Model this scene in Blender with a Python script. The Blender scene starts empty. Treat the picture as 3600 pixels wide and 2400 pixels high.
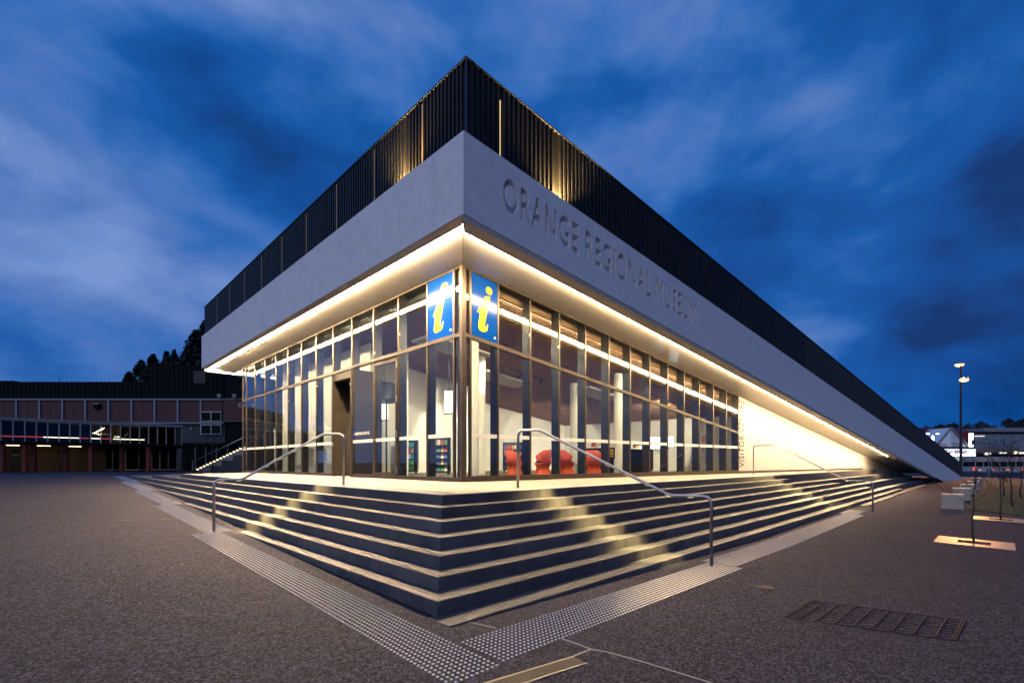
import bpy, bmesh, math, random
from mathutils import Vector, Matrix
random.seed(7)
R_ = math.radians
scn = bpy.context.scene
col = scn.collection

# ------------------------------------------------------------------ camera
FPX, HY, TH = 1687.9, 1625.64, R_(45.583)          # focal length and horizon in photo pixels
CAM = Vector((-7.0059, -8.8028, 0.4517))
cd = bpy.data.cameras.new('camera'); cam = bpy.data.objects.new('camera', cd); col.objects.link(cam)
cd.sensor_fit = 'HORIZONTAL'; cd.sensor_width = 36.0; cd.lens = FPX / 100.0
cd.shift_y = (HY - 1200.0) / 3600.0
cd.clip_start = 0.05; cd.clip_end = 6000
cam.location = CAM; cam.rotation_euler = (R_(90), 0, TH - R_(90))
scn.camera = cam

# ------------------------------------------------------------------ sky
w = bpy.data.worlds.new('World'); scn.world = w; w.use_nodes = True
nt = w.node_tree; nt.nodes.clear()
def N(tree, typ, **kw):
    n = tree.nodes.new(typ)
    for k, v in kw.items():
        if k.startswith('i_'):
            n.inputs[k[2:].replace('_', ' ')].default_value = v
        else:
            setattr(n, k, v)
    return n
def ramp(tree, stops, interp='LINEAR'):
    n = tree.nodes.new('ShaderNodeValToRGB'); cr = n.color_ramp; cr.interpolation = interp
    while len(cr.elements) > 1: cr.elements.remove(cr.elements[-1])
    for i, (p, c) in enumerate(stops):
        e = cr.elements[0] if i == 0 else cr.elements.new(p)
        e.position = p; e.color = (c[0], c[1], c[2], 1)
    return n
def math_(tree, op, a=None, b=None, c=None):
    n = tree.nodes.new('ShaderNodeMath'); n.operation = op
    for k, v in enumerate((a, b, c)):
        if v is None: continue
        if isinstance(v, (int, float)): n.inputs[k].default_value = v
        else: tree.links.new(v, n.inputs[k])
    return n.outputs[0]
SUN_EL, SUN_AZ = R_(9), R_(172)      # afterglow behind the clouds, from the left facade's side
L = nt.links.new
sky = N(nt, 'ShaderNodeTexSky', sky_type='NISHITA', sun_disc=False, sun_elevation=R_(-3.0), sun_rotation=R_(90) - SUN_AZ, altitude=800)
tc = N(nt, 'ShaderNodeTexCoord')
sep = N(nt, 'ShaderNodeSeparateXYZ'); L(tc.outputs['Generated'], sep.inputs[0])
zc = math_(nt, 'MAXIMUM', sep.outputs[2], 0.0)
comb = N(nt, 'ShaderNodeCombineXYZ'); L(sep.outputs[0], comb.inputs[0]); L(sep.outputs[1], comb.inputs[1]); L(math_(nt, 'MULTIPLY', zc, 1.75), comb.inputs[2])
mp = N(nt, 'ShaderNodeMapping'); L(comb.outputs[0], mp.inputs[0])
mp.inputs['Rotation'].default_value = (0, 0, R_(20)); mp.inputs['Location'].default_value = (1.3, 0.7, 0.4)
n1 = N(nt, 'ShaderNodeTexNoise', i_Scale=1.9, i_Detail=2.0, i_Roughness=0.45, i_Distortion=0.3); L(mp.outputs[0], n1.inputs['Vector'])
n2 = N(nt, 'ShaderNodeTexNoise', i_Scale=5.0, i_Detail=6.0, i_Roughness=0.5, i_Distortion=0.15); L(mp.outputs[0], n2.inputs['Vector'])
m1 = math_(nt, 'MULTIPLY', n1.outputs['Fac'], 0.50)
cl = math_(nt, 'MULTIPLY_ADD', n2.outputs['Fac'], 0.50, m1)
# afterglow: the sky is paler low down and towards the set sun
dotn = N(nt, 'ShaderNodeVectorMath', operation='DOT_PRODUCT'); L(tc.outputs['Generated'], dotn.inputs[0])
dotn.inputs[1].default_value = (math.cos(R_(118)), math.sin(R_(118)), 0)
side = math_(nt, 'MULTIPLY_ADD', dotn.outputs['Value'], 0.105, -0.012)
low = math_(nt, 'SUBTRACT', 1.0, zc); low = math_(nt, 'POWER', low, 3.0); 
lowm = math_(nt, 'MULTIPLY_ADD', low, 0.03, side)
cl2 = math_(nt, 'ADD', cl, lowm)
cr = ramp(nt, [(0.35, (0.003, 0.036, 0.165)), (0.43, (0.004, 0.070, 0.305)), (0.50, (0.006, 0.098, 0.385)), (0.56, (0.034, 0.145, 0.47)), (0.62, (0.085, 0.190, 0.51)), (0.72, (0.18, 0.30, 0.64))])
L(cl2, cr.inputs[0])
skm = N(nt, 'ShaderNodeMix', data_type='RGBA', blend_type='ADD'); skm.inputs['Factor'].default_value = 0.10
L(cr.outputs[0], skm.inputs['A']); L(sky.outputs[0], skm.inputs['B'])
bg = N(nt, 'ShaderNodeBackground', i_Strength=1.0); L(skm.outputs['Result'], bg.inputs[0])
wo = N(nt, 'ShaderNodeOutputWorld'); L(bg.outputs[0], wo.inputs[0])

# ------------------------------------------------------------------ the last daylight
sd = bpy.data.lights.new('sun', 'SUN'); sd.energy = 0.72; sd.angle = R_(60); sd.color = (0.84, 0.87, 1.0)
sun = bpy.data.objects.new('sun', sd); col.objects.link(sun)
d = Vector((math.cos(SUN_AZ) * math.cos(R_(32)), math.sin(R_(205)) * math.cos(R_(32)), math.sin(R_(32))))
sun.rotation_euler = d.to_track_quat('Z', 'Y').to_euler()

vs = scn.view_settings
vs.view_transform = 'Standard'; vs.look = 'None'; vs.exposure = 0.0; vs.gamma = 1.0; vs.use_curve_mapping = False
scn.render.engine = 'CYCLES'
scn.cycles.max_bounces = 10; scn.cycles.diffuse_bounces = 4; scn.cycles.glossy_bounces = 5; scn.cycles.transmission_bounces = 6; scn.cycles.transparent_max_bounces = 24
scn.cycles.caustics_reflective = False; scn.cycles.caustics_refractive = False
scn.cycles.sample_clamp_indirect = 4.0; scn.cycles.sample_clamp_direct = 0.0
scn.cycles.use_denoising = True
scn.cycles.use_light_tree = True

# ------------------------------------------------------------------ photo pixels to directions
Fv = Vector((math.cos(TH), math.sin(TH), 0)); Rv = Vector((math.sin(TH), -math.cos(TH), 0)); Uv = Vector((0, 0, 1))
def ray(x, y): return Fv + Rv * ((x - 1800) / FPX) + Uv * ((HY - y) / FPX)
def onplane(x, y, n, d0):
    d = ray(x, y); n = Vector(n); return CAM + d * ((d0 - n.dot(CAM)) / n.dot(d))
def onx(x, y, X): return onplane(x, y, (1, 0, 0), X)
def ony(x, y, Y): return onplane(x, y, (0, 1, 0), Y)
def onz(x, y, Z): return onplane(x, y, (0, 0, 1), Z)
def at(x, y, depth): return CAM + ray(x, y) * depth
PHI, PSI = R_(4.0), R_(-0.8)
D = Vector((math.cos(PHI), -math.sin(PHI), 0)); ND = Vector((-math.sin(PHI), -math.cos(PHI), 0))      # along / out of the right facade
S = Vector((math.cos(PSI), -math.sin(PSI), 0)); NS = Vector((-math.sin(PSI), -math.cos(PSI), 0))      # along / out of the right flight
def rf(a, off, z=0.0): return D * a + ND * off + Vector((0, 0, z))                                    # right-facade coordinates
def onR(x, y, off=0.0):
    p = onplane(x, y, ND, off); return p.dot(D), p.z
EX, EY, WX, WY, ZE, RI = 2.8056, 3.0467, 0.2321, 0.3027, -0.0252, 0.15
E0 = Vector((-EX, -EY, 0)).dot(NS)
def stair_corner(i):
    X = -EX - i * WX; e = E0 + i * WY
    return Vector((X, (e - X * NS.x) / NS.y, ZE - i * RI))
def clamp(v, a, b): return max(a, min(b, v))
def g(x, y):
    return -0.969 + 0.0233 * clamp(y, -60, 27.4) - 0.0154 * clamp(x + 4.2, 0, 8.2)
def gnd(x, y):
    z = -1.1
    for _ in range(50):
        p = onz(x, y, z); z = 0.5 * z + 0.5 * g(p.x, p.y)
    return p

# ------------------------------------------------------------------ materials
MATS = {}
def mat(name, color=(0.5, 0.5, 0.5), rough=0.6, metal=0.0, emis=None, estr=0.0, noise=None, bump=None, spec=0.5, coat=0.0, alpha=1.0):
    """noise=(scale, amount[, stretch]) value mottling; bump=(scale, strength)"""
    if name in MATS: return MATS[name]
    m = bpy.data.materials.new(name); m.use_nodes = True; t = m.node_tree
    b = t.nodes['Principled BSDF']
    b.inputs['Base Color'].default_value = (*color, 1); b.inputs['Roughness'].default_value = rough; b.inputs['Metallic'].default_value = metal
    b.inputs['Specular IOR Level'].default_value = spec; b.inputs['Coat Weight'].default_value = coat; b.inputs['Coat Roughness'].default_value = 0.08
    if emis: b.inputs['Emission Color'].default_value = (*emis, 1); b.inputs['Emission Strength'].default_value = estr
    if noise or bump:
        tcn = t.nodes.new('ShaderNodeTexCoord'); geo = t.nodes.new('ShaderNodeNewGeometry')
        src = geo.outputs['Position']
        if noise:
            mpn = t.nodes.new('ShaderNodeMapping'); t.links.new(src, mpn.inputs[0])
            st = noise[2] if len(noise) > 2 else (1, 1, 1); mpn.inputs['Scale'].default_value = st
            a = N(t, 'ShaderNodeTexNoise', i_Scale=noise[0], i_Detail=8.0, i_Roughness=0.65); t.links.new(mpn.outputs[0], a.inputs['Vector'])
            am = noise[1]
            r = ramp(t, [(0.25, tuple(c * (1 - am) for c in color)), (0.5, color), (0.75, tuple(min(1, c * (1 + am)) for c in color))])
            t.links.new(a.outputs['Fac'], r.inputs[0]); t.links.new(r.outputs[0], b.inputs['Base Color'])
            rr = t.nodes.new('ShaderNodeMapRange'); rr.inputs['To Min'].default_value = max(0.02, rough - 0.12); rr.inputs['To Max'].default_value = min(1, rough + 0.12)
            t.links.new(a.outputs['Fac'], rr.inputs['Value']); t.links.new(rr.outputs[0], b.inputs['Roughness'])
        if bump:
            c = N(t, 'ShaderNodeTexNoise', i_Scale=bump[0], i_Detail=5.0); t.links.new(src, c.inputs['Vector'])
            bn = N(t, 'ShaderNodeBump', i_Strength=bump[1], i_Distance=0.01); t.links.new(c.outputs['Fac'], bn.inputs['Height']); t.links.new(bn.outputs[0], b.inputs['Normal'])
    MATS[name] = m
    return m
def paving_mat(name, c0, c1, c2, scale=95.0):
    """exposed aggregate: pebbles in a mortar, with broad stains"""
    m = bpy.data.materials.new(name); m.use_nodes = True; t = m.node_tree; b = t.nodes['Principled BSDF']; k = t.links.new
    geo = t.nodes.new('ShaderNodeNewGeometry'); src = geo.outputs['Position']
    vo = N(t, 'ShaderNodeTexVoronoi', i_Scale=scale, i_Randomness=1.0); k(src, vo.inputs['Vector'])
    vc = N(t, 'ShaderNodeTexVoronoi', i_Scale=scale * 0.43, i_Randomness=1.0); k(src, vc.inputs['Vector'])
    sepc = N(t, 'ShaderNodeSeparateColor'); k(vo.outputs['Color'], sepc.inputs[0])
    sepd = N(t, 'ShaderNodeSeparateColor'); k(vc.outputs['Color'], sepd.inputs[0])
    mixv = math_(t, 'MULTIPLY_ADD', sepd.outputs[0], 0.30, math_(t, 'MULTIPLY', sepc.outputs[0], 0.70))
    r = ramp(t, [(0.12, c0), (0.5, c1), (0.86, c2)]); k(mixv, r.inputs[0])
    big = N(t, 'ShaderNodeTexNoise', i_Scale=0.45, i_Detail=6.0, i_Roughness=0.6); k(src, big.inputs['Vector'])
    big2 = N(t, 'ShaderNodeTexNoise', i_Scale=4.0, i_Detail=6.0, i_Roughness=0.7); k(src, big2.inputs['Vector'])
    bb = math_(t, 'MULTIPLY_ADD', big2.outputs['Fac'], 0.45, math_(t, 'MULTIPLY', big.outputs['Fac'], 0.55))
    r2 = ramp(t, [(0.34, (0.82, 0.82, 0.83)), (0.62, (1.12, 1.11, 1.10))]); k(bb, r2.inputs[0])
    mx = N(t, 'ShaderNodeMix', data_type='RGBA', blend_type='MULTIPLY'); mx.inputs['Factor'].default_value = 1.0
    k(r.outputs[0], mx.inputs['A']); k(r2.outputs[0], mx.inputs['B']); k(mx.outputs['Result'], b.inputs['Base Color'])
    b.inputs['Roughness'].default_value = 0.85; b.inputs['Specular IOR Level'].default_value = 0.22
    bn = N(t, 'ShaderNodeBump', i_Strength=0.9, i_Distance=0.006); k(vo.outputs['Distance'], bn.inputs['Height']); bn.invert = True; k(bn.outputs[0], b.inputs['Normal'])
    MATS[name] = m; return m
def glass_mat(name, tint=(0.86, 0.9, 0.9), wave=0.004, boost=1.0):
    """thin pane: clear with a fresnel mirror, slightly wavy"""
    m = bpy.data.materials.new(name); m.use_nodes = True; t = m.node_tree; t.nodes.clear(); k = t.links.new
    tr = N(t, 'ShaderNodeBsdfTransparent'); tr.inputs[0].default_value = (*tint, 1)
    gl = N(t, 'ShaderNodeBsdfGlossy'); gl.inputs['Color'].default_value = (1, 1, 1, 1); gl.inputs['Roughness'].default_value = 0.015
    geo = t.nodes.new('ShaderNodeNewGeometry')
    no = N(t, 'ShaderNodeTexNoise', i_Scale=1.1, i_Detail=1.0); k(geo.outputs['Position'], no.inputs['Vector'])
    bn = N(t, 'ShaderNodeBump', i_Strength=wave * 10, i_Distance=0.02); k(no.outputs['Fac'], bn.inputs['Height']); k(bn.outputs[0], gl.inputs['Normal'])
    dp = N(t, 'ShaderNodeVectorMath', operation='DOT_PRODUCT'); k(geo.outputs['Normal'], dp.inputs[0]); k(geo.outputs['Incoming'], dp.inputs[1])
    ca = math_(t, 'ABSOLUTE', dp.outputs['Value']); om = math_(t, 'SUBTRACT', 1.0, ca); p5 = math_(t, 'POWER', om, 5.0)
    f2 = math_(t, 'MULTIPLY', math_(t, 'MULTIPLY_ADD', p5, 0.95, 0.05), boost)
    mx = N(t, 'ShaderNodeMixShader'); k(f2, mx.inputs[0]); k(tr.outputs[0], mx.inputs[1]); k(gl.outputs[0], mx.inputs[2])
    out = N(t, 'ShaderNodeOutputMaterial'); k(mx.outputs[0], out.inputs[0]); MATS[name] = m; return m

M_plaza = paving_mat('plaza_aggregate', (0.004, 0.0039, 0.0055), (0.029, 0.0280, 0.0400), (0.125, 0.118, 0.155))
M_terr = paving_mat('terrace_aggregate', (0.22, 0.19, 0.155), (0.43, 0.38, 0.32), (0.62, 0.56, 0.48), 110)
M_stone = mat('bluestone', (0.075, 0.073, 0.078), 0.55, noise=(3.5, 0.55, (1, 1, 0.25)), bump=(60, 0.25))
M_stone2 = mat('bluestone_light', (0.105, 0.100, 0.102), 0.55, noise=(3.0, 0.5, (1, 1, 0.25)), bump=(60, 0.25))
M_tread = mat('bluestone_tread', (0.19, 0.175, 0.162), 0.62, noise=(14, 0.28), bump=(120, 0.3))
M_steel = mat('brushed_stainless_steel', (0.55, 0.53, 0.50), 0.3, 1.0)
M_stud = mat('stud_steel', (0.58, 0.57, 0.57), 0.28, 1.0)
M_bronze = mat('bronze_anodised_frame', (0.075, 0.060, 0.048), 0.36, 0.55, noise=(6, 0.15))
M_fin = mat('dark_fin', (0.035, 0.036, 0.042), 0.3, 0.2)
M_black = mat('black_metal_cladding', (0.020, 0.0185, 0.0175), 0.45, 0.25, noise=(2.2, 0.4, (1, 1, 0.15)), spec=0.35)
M_fascia = mat('pale_concrete_fascia', (0.80, 0.775, 0.765), 0.7, noise=(5, 0.10), bump=(45, 0.08))
M_soffit = mat('cream_metal_soffit', (0.82, 0.775, 0.70), 0.14, 0.0, noise=(1.5, 0.03), spec=0.85)
M_band = mat('soffit_edge_band', (0.55, 0.49, 0.41), 0.55, noise=(20, 0.12))
M_wallw = mat('white_gloss_panel', (0.66, 0.635, 0.585), 0.09, noise=(1.2, 0.03), spec=0.8)
M_led = mat('warm_led', (1, 0.9, 0.7), 0.5, emis=(1.0, 0.71, 0.40), estr=470)
M_led2 = mat('warm_led_step', (1, 0.85, 0.5), 0.5, emis=(1.0, 0.74, 0.32), estr=2)
M_glass = glass_mat('clear_glass', boost=1.25)
M_glassd = glass_mat('shop_glass', (0.6, 0.62, 0.64), 0.002, 0.5)
M_white = mat('white_paint', (0.80, 0.77, 0.70), 0.6, noise=(3, 0.04))
M_cream = mat('cream_wall_paint', (0.72, 0.68, 0.58), 0.7, noise=(1.5, 0.05))
M_floor = mat('polished_floor', (0.26, 0.235, 0.20), 0.28, noise=(2.5, 0.2))
M_timber = mat('timber_batten', (0.42, 0.24, 0.14), 0.55, noise=(5, 0.35, (0.15, 1, 1)))
M_dark = mat('dark_steel', (0.02, 0.02, 0.022), 0.45, 0.4)
M_blue = mat('blue_sign_film', (0.0015, 0.040, 0.235), 0.12, spec=0.35)
M_yel = mat('yellow_sign_film', (0.72, 0.45, 0.02), 0.2, spec=0.35)
M_frost = mat('frosted_band', (0.72, 0.72, 0.68), 0.6)
M_letter = mat('dark_brown_letter', (0.012, 0.008, 0.006), 0.8, spec=0.1)
M_red = mat('orange_red_shell', (0.70, 0.085, 0.02), 0.38, noise=(4, 0.1))
M_conc = mat('concrete_block', (0.33, 0.32, 0.30), 0.75, noise=(9, 0.22), bump=(70, 0.2))
M_grass = mat('lawn', (0.028, 0.055, 0.012), 0.9, noise=(16, 0.5), bump=(90, 0.6))
M_bark = mat('dark_bark', (0.035, 0.028, 0.024), 0.85, noise=(25, 0.3))
M_leaf = mat('dark_foliage', (0.018, 0.028, 0.015), 0.75, noise=(1.5, 0.5))
M_leaf2 = mat('grey_foliage', (0.03, 0.036, 0.028), 0.75, noise=(1.5, 0.5))
M_mulch = mat('dark_mulch', (0.025, 0.018, 0.013), 0.95, noise=(40, 0.6), bump=(60, 0.8))
M_brick = mat('dark_red_brick', (0.095, 0.040, 0.040), 0.8, noise=(8, 0.3))
M_pil = mat('pale_render', (0.25, 0.25, 0.27), 0.75, noise=(4, 0.15))
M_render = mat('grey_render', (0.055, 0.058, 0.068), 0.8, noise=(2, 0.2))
M_tan = mat('tan_render', (0.16, 0.10, 0.065), 0.8, noise=(2, 0.2))
M_redcol = mat('red_painted_column', (0.15, 0.018, 0.013), 0.5, noise=(3, 0.2))
M_roofd = mat('dark_roof_sheet', (0.006, 0.0065, 0.009), 0.7, noise=(1, 0.3), spec=0.1)
M_alu = mat('pale_aluminium', (0.38, 0.38, 0.40), 0.4, 0.5)
M_void = mat('dark_interior', (0.005, 0.0055, 0.007), 0.6, spec=0.1)
M_asph = mat('asphalt', (0.05, 0.05, 0.052), 0.85, noise=(30, 0.3))
M_kerb = mat('kerb_concrete', (0.3, 0.29, 0.27), 0.8)
M_rust = mat('rusted_steel_bar', (0.085, 0.042, 0.026), 0.6, 0.4, noise=(12, 0.4))
M_joint = mat('pale_joint_sealant', (0.42, 0.39, 0.36), 0.7)

# ------------------------------------------------------------------ mesh helpers
class MB:
    def __init__(s): s.v = []; s.f = []
    def add(s, vs, fs):
        o = len(s.v); s.v += [tuple(p) for p in vs]; s.f += [tuple(i + o for i in f) for f in fs]; return s
    def hexa(s, b, t):
        """b, t: four bottom and four top corners, counter-clockwise from above"""
        return s.add(list(b) + list(t), [(3, 2, 1, 0), (4, 5, 6, 7), (0, 1, 5, 4), (1, 2, 6, 5), (2, 3, 7, 6), (3, 0, 4, 7)])
    def box(s, x0, x1, y0, y1, z0, z1):
        return s.hexa([(x0, y0, z0), (x1, y0, z0), (x1, y1, z0), (x0, y1, z0)], [(x0, y0, z1), (x1, y0, z1), (x1, y1, z1), (x0, y1, z1)])
    def obox(s, o, a, b, c, a0, a1, b0, b1, c0, c1):
        """box in a local frame with origin o and axes a, b, c"""
        P = lambda i, j, k: Vector(o) + Vector(a) * i + Vector(b) * j + Vector(c) * k
        return s.hexa([P(a0, b0, c0), P(a1, b0, c0), P(a1, b1, c0), P(a0, b1, c0)], [P(a0, b0, c1), P(a1, b0, c1), P(a1, b1, c1), P(a0, b1, c1)])
    def prism(s, pts, off):
        """closed prism: polygon pts swept by vector off"""
        n = len(pts); off = Vector(off); a = [Vector(p) for p in pts]
        return s.add(a + [p + off for p in a], [tuple(range(n - 1, -1, -1)), tuple(range(n, 2 * n))] + [(i, (i + 1) % n, n + (i + 1) % n, n + i) for i in range(n)])
    def tube(s, pts, rad, n=8, caps=True):
        pts = [Vector(p) for p in pts]; rad = rad if isinstance(rad, (list, tuple)) else [rad] * len(pts)
        o = len(s.v); up = None
        for i, p in enumerate(pts):
            d = (pts[min(i + 1, len(pts) - 1)] - pts[max(i - 1, 0)]).normalized()
            if up is None:
                up = Vector((0, 0, 1)) if abs(d.z) < 0.9 else Vector((1, 0, 0))
            sx = up.cross(d)
            if sx.length < 1e-5: sx = Vector((1, 0, 0)).cross(d)
            sx.normalize(); sy = d.cross(sx); up = sy
            for k in range(n):
                a = 2 * math.pi * k / n; s.v.append(tuple(p + (sx * math.cos(a) + sy * math.sin(a)) * rad[i]))
        for i in range(len(pts) - 1):
            for k in range(n):
                s.f.append((o + i * n + k, o + i * n + (k + 1) % n, o + (i + 1) * n + (k + 1) % n, o + (i + 1) * n + k))
        if caps:
            s.f.append(tuple(o + k for k in range(n - 1, -1, -1))); q = o + (len(pts) - 1) * n; s.f.append(tuple(q + k for k in range(n)))
        return s
    def lathe(s, c, prof, n=16):
        """prof: (radius, z) from bottom up"""
        o = len(s.v); c = Vector(c)
        for r, z in prof:
            for k in range(n):
                a = 2 * math.pi * k / n; s.v.append((c.x + r * math.cos(a), c.y + r * math.sin(a), c.z + z))
        for i in range(len(prof) - 1):
            for k in range(n): s.f.append((o + i * n + k, o + i * n + (k + 1) % n, o + (i + 1) * n + (k + 1) % n, o + (i + 1) * n + k))
        s.f.append(tuple(o + k for k in range(n - 1, -1, -1))); q = o + (len(prof) - 1) * n; s.f.append(tuple(q + k for k in range(n)))
        return s
    def mesh(s, name, m, smooth=False):
        me = bpy.data.meshes.new(name); me.from_pydata(s.v, [], s.f); me.update()
        for mm in (m if isinstance(m, list) else [m]): me.materials.append(mm)
        if smooth: me.polygons.foreach_set('use_smooth', [True] * len(me.polygons))
        return me
    def build(s, name, m, parent=None, smooth=False, bevel=0.0):
        o = bpy.data.objects.new(name, s.mesh(name, m, smooth)); col.objects.link(o)
        if parent is not None: put(o, parent)
        if bevel:
            b = o.modifiers.new('bevel', 'BEVEL'); b.width = bevel; b.segments = 2; b.limit_method = 'ANGLE'
        return o
def put(o, parent):
    """parent without moving (thing empties are unrotated)"""
    o.parent = parent      # parts carry world coordinates, so only the thing's own location is undone
    o.matrix_parent_inverse = Matrix.Translation(-parent.location) if parent.parent is None else Matrix.Identity(4)
def tag(o, label=None, cat=None, group=None, kind=None):
    if label: o['label'] = label
    if cat: o['category'] = cat
    if group: o['group'] = group
    if kind: o['kind'] = kind
    return o
def thing(name, label, cat, loc=(0, 0, 0), group=None):
    o = bpy.data.objects.new(name, None); o.empty_display_size = 0.2; col.objects.link(o); o.location = loc
    return tag(o, label, cat, group)
def text_obj(name, s, size, m, mw, parent=None, extrude=0.004, align='LEFT', xs=1.0, space=1.0, offset=0.0, shear=0.0):
    c = bpy.data.curves.new(name, 'FONT'); c.body = s; c.size = size; c.extrude = extrude; c.align_x = align; c.space_character = space; c.offset = offset; c.shear = shear
    c.resolution_u = 4
    t = bpy.data.objects.new(name + '_curve', c); col.objects.link(t)
    dg = bpy.context.evaluated_depsgraph_get(); me = bpy.data.meshes.new_from_object(t.evaluated_get(dg))
    bpy.data.objects.remove(t); bpy.data.curves.remove(c)
    me.transform(mw @ Matrix.Diagonal((xs, 1, 1, 1)))
    me.materials.clear()
    if m: me.materials.append(m)
    o = bpy.data.objects.new(name, me); col.objects.link(o)
    if parent is not None: put(o, parent)
    return o
def frame(o, xa, ya, za=None):
    xa = Vector(xa).normalized(); ya = Vector(ya).normalized(); za = Vector(za) if za else xa.cross(ya)
    m = Matrix((xa, ya, za)).transposed().to_4x4(); m.translation = Vector(o); return m
def dupe(root, loc, **kw):
    r = root.copy(); col.objects.link(r); delta = Vector(loc) - root.location; r.location = loc
    for k, vv in kw.items(): r[k] = vv
    for ch in root.children:
        c = ch.copy(); col.objects.link(c); c.parent = r
        for gch in ch.children:
            q = gch.copy(); col.objects.link(q); q.parent = c
    return r

# ================================================================== SETTING
m = MB(); xs = [-4000, -400, -60, -4.2, 4.0, 60, 400, 4000]; ys = [-4000, -400, -60, 27.4, 400, 4000]
for y in ys:
    for x in xs: m.v.append((x, y, g(x, y)))
nx = len(xs)
for j in range(len(ys) - 1):
    for i in range(nx - 1): m.f.append((j * nx + i, j * nx + i + 1, (j + 1) * nx + i + 1, (j + 1) * nx + i))
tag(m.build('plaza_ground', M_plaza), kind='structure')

A0 = {i: onplane(px, py, NS, E0 + i * WY).dot(S) for i, (px, py) in {0: (3079, 1655), 2: (3145, 1672), 4: (3205, 1682), 6: (3260, 1692), 8: (3300, 1700), 1: (2779, 1669), 3: (2955, 1694), 5: (3063, 1705), 7: (3175, 1712)}.items()}
def st(a, off, z): return S * a + NS * off + Vector((0, 0, z))
def fac_at_S(a):      # offset of the right facade's line measured in stair coordinates, at stair coordinate a
    p0 = S * a; t = -p0.dot(ND) / NS.dot(ND); return t
# terrace paving (two sheets that meet on the corner's diagonal), laid inside the edge stones
EW = 0.40
k0 = stair_corner(-EW / WX); 
cin = Vector((-EX + EW, 0, 0)); e_in = E0 - EW
cin.y = (e_in - cin.x * NS.x) / NS.y; zin = ZE * 0.85
m = MB()
m.add([(cin.x, cin.y, zin), (0.6, 0.6, 0.0), (0.6, 15.465, 0.0), (cin.x, 15.465, zin)], [(0, 1, 2, 3)])
aE = A0[0]
m.add([(cin.x, cin.y, zin), st(aE, e_in, zin), st(aE, fac_at_S(aE) - 0.6, 0.0), (0.6, 0.6, 0.0)], [(0, 1, 2, 3)])
tag(m.build('terrace_paving', M_terr), kind='structure')
# the ramp at the far end of the terrace that falls back to the plaza
m = MB()
m.add([(-EX, 15.465, ZE), (4.0, 15.465, 0.0), (4.0, 27.4, -0.325), (-3.27, 27.4, -0.325), (-3.038, 21.09, -0.172)], [(0, 1, 2, 3, 4)])
m.add([(-EX, 15.465, ZE), (-3.038, 21.09, -0.172), (-3.27, 27.4, -0.325), (-3.27, 27.4, -1.2), (-3.038, 21.09, -1.2), (-EX, 15.465, -1.2)], [(0, 1, 4, 5), (1, 2, 3, 4)])
tag(m.build('terrace_ramp', M_terr), kind='structure')

# ---- the two flights: every stone of a step is a part
M_stA = mat('bluestone_a', (0.085, 0.081, 0.081), 0.55, noise=(3.5, 0.5, (1, 1, 0.2)), bump=(60, 0.25))
M_stB = mat('bluestone_b', (0.110, 0.104, 0.102), 0.58, noise=(3.0, 0.45, (1, 1, 0.2)), bump=(60, 0.25))
M_stC = mat('bluestone_c', (0.066, 0.064, 0.067), 0.52, noise=(4.0, 0.5, (1, 1, 0.2)), bump=(60, 0.25))
stones = [M_stA, M_stA, M_stB, M_stC]
left_flight = tag(bpy.data.objects.new('left_flight_of_steps', None), kind='structure'); col.objects.link(left_flight)
right_flight = tag(bpy.data.objects.new('right_flight_of_steps', None), kind='structure'); col.objects.link(right_flight)
GAP = 0.004
def stone(poly, ztop, zbot, parent, name='step_stone'):
    mm = MB(); P = [Vector((p.x, p.y, zbot)) for p in poly]; mm.prism(P, (0, 0, ztop - zbot))
    o = mm.build(name, random.choice(stones), parent, bevel=0.004); return o
def corner_f(fx): return stair_corner(fx)
for i in range(0, 8):
    z = ZE - RI * i; c1 = corner_f(i); c0 = corner_f(i - 1.17) if i > 0 else corner_f(0)
    if i == 0:
        c0 = Vector((cin.x, cin.y, 0))
    yend = {0: 15.465, 1: 21.09}.get(i, (z + 0.969) / 0.0233 + 0.6)
    yend = min(yend, 27.5)
    if i <= 6:
        y = c1.y; first = True; L0 = 1.35
        while y < yend - 0.05:
            y2 = min(y + (L0 * random.uniform(0.55, 1.15) if first else L0), yend)
            if yend - y2 < 0.5: y2 = yend
            a = Vector((c1.x, y + (0 if first else GAP), 0)); b = Vector((c0.x, (c0.y if first else y + GAP), 0))
            stone([a, b, Vector((c0.x, y2, 0)), Vector((c1.x, y2, 0))], z, z - 0.42, left_flight); y = y2; first = False
            L0 = 1.35 if y < 8 else 2.4
    # right row
    off1 = E0 + i * WY; off0 = off1 - WY * 1.17 if i > 0 else e_in
    a_end = A0[i]; a = c1.dot(S); first = True; L0 = 1.35
    if i == 7: a = -4.35; 
    while a < a_end - 0.05:
        a2 = min(a + (L0 * random.uniform(0.55, 1.15) if first else L0), a_end)
        if a_end - a2 < 0.5: a2 = a_end
        p = st(a + (0 if first else GAP), off1, 0); q = c0 if (first and i < 7) else st(a + (0 if first else GAP), off0, 0)
        stone([p, st(a2, off1, 0), st(a2, off0, 0), q], z, z - 0.42, right_flight); a = a2; first = False
        L0 = 1.35 if a < 12 else 2.4
# the lowest edge of the amphitheatre seats on the right
a = A0[7] - 6
stone([st(a - 8, E0 + 8 * WY, 0), st(A0[8], E0 + 8 * WY, 0), st(A0[8], E0 + 6.9 * WY, 0), st(a - 8, E0 + 6.9 * WY, 0)], ZE - 8 * RI + 0.04, -1.6, right_flight)
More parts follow.
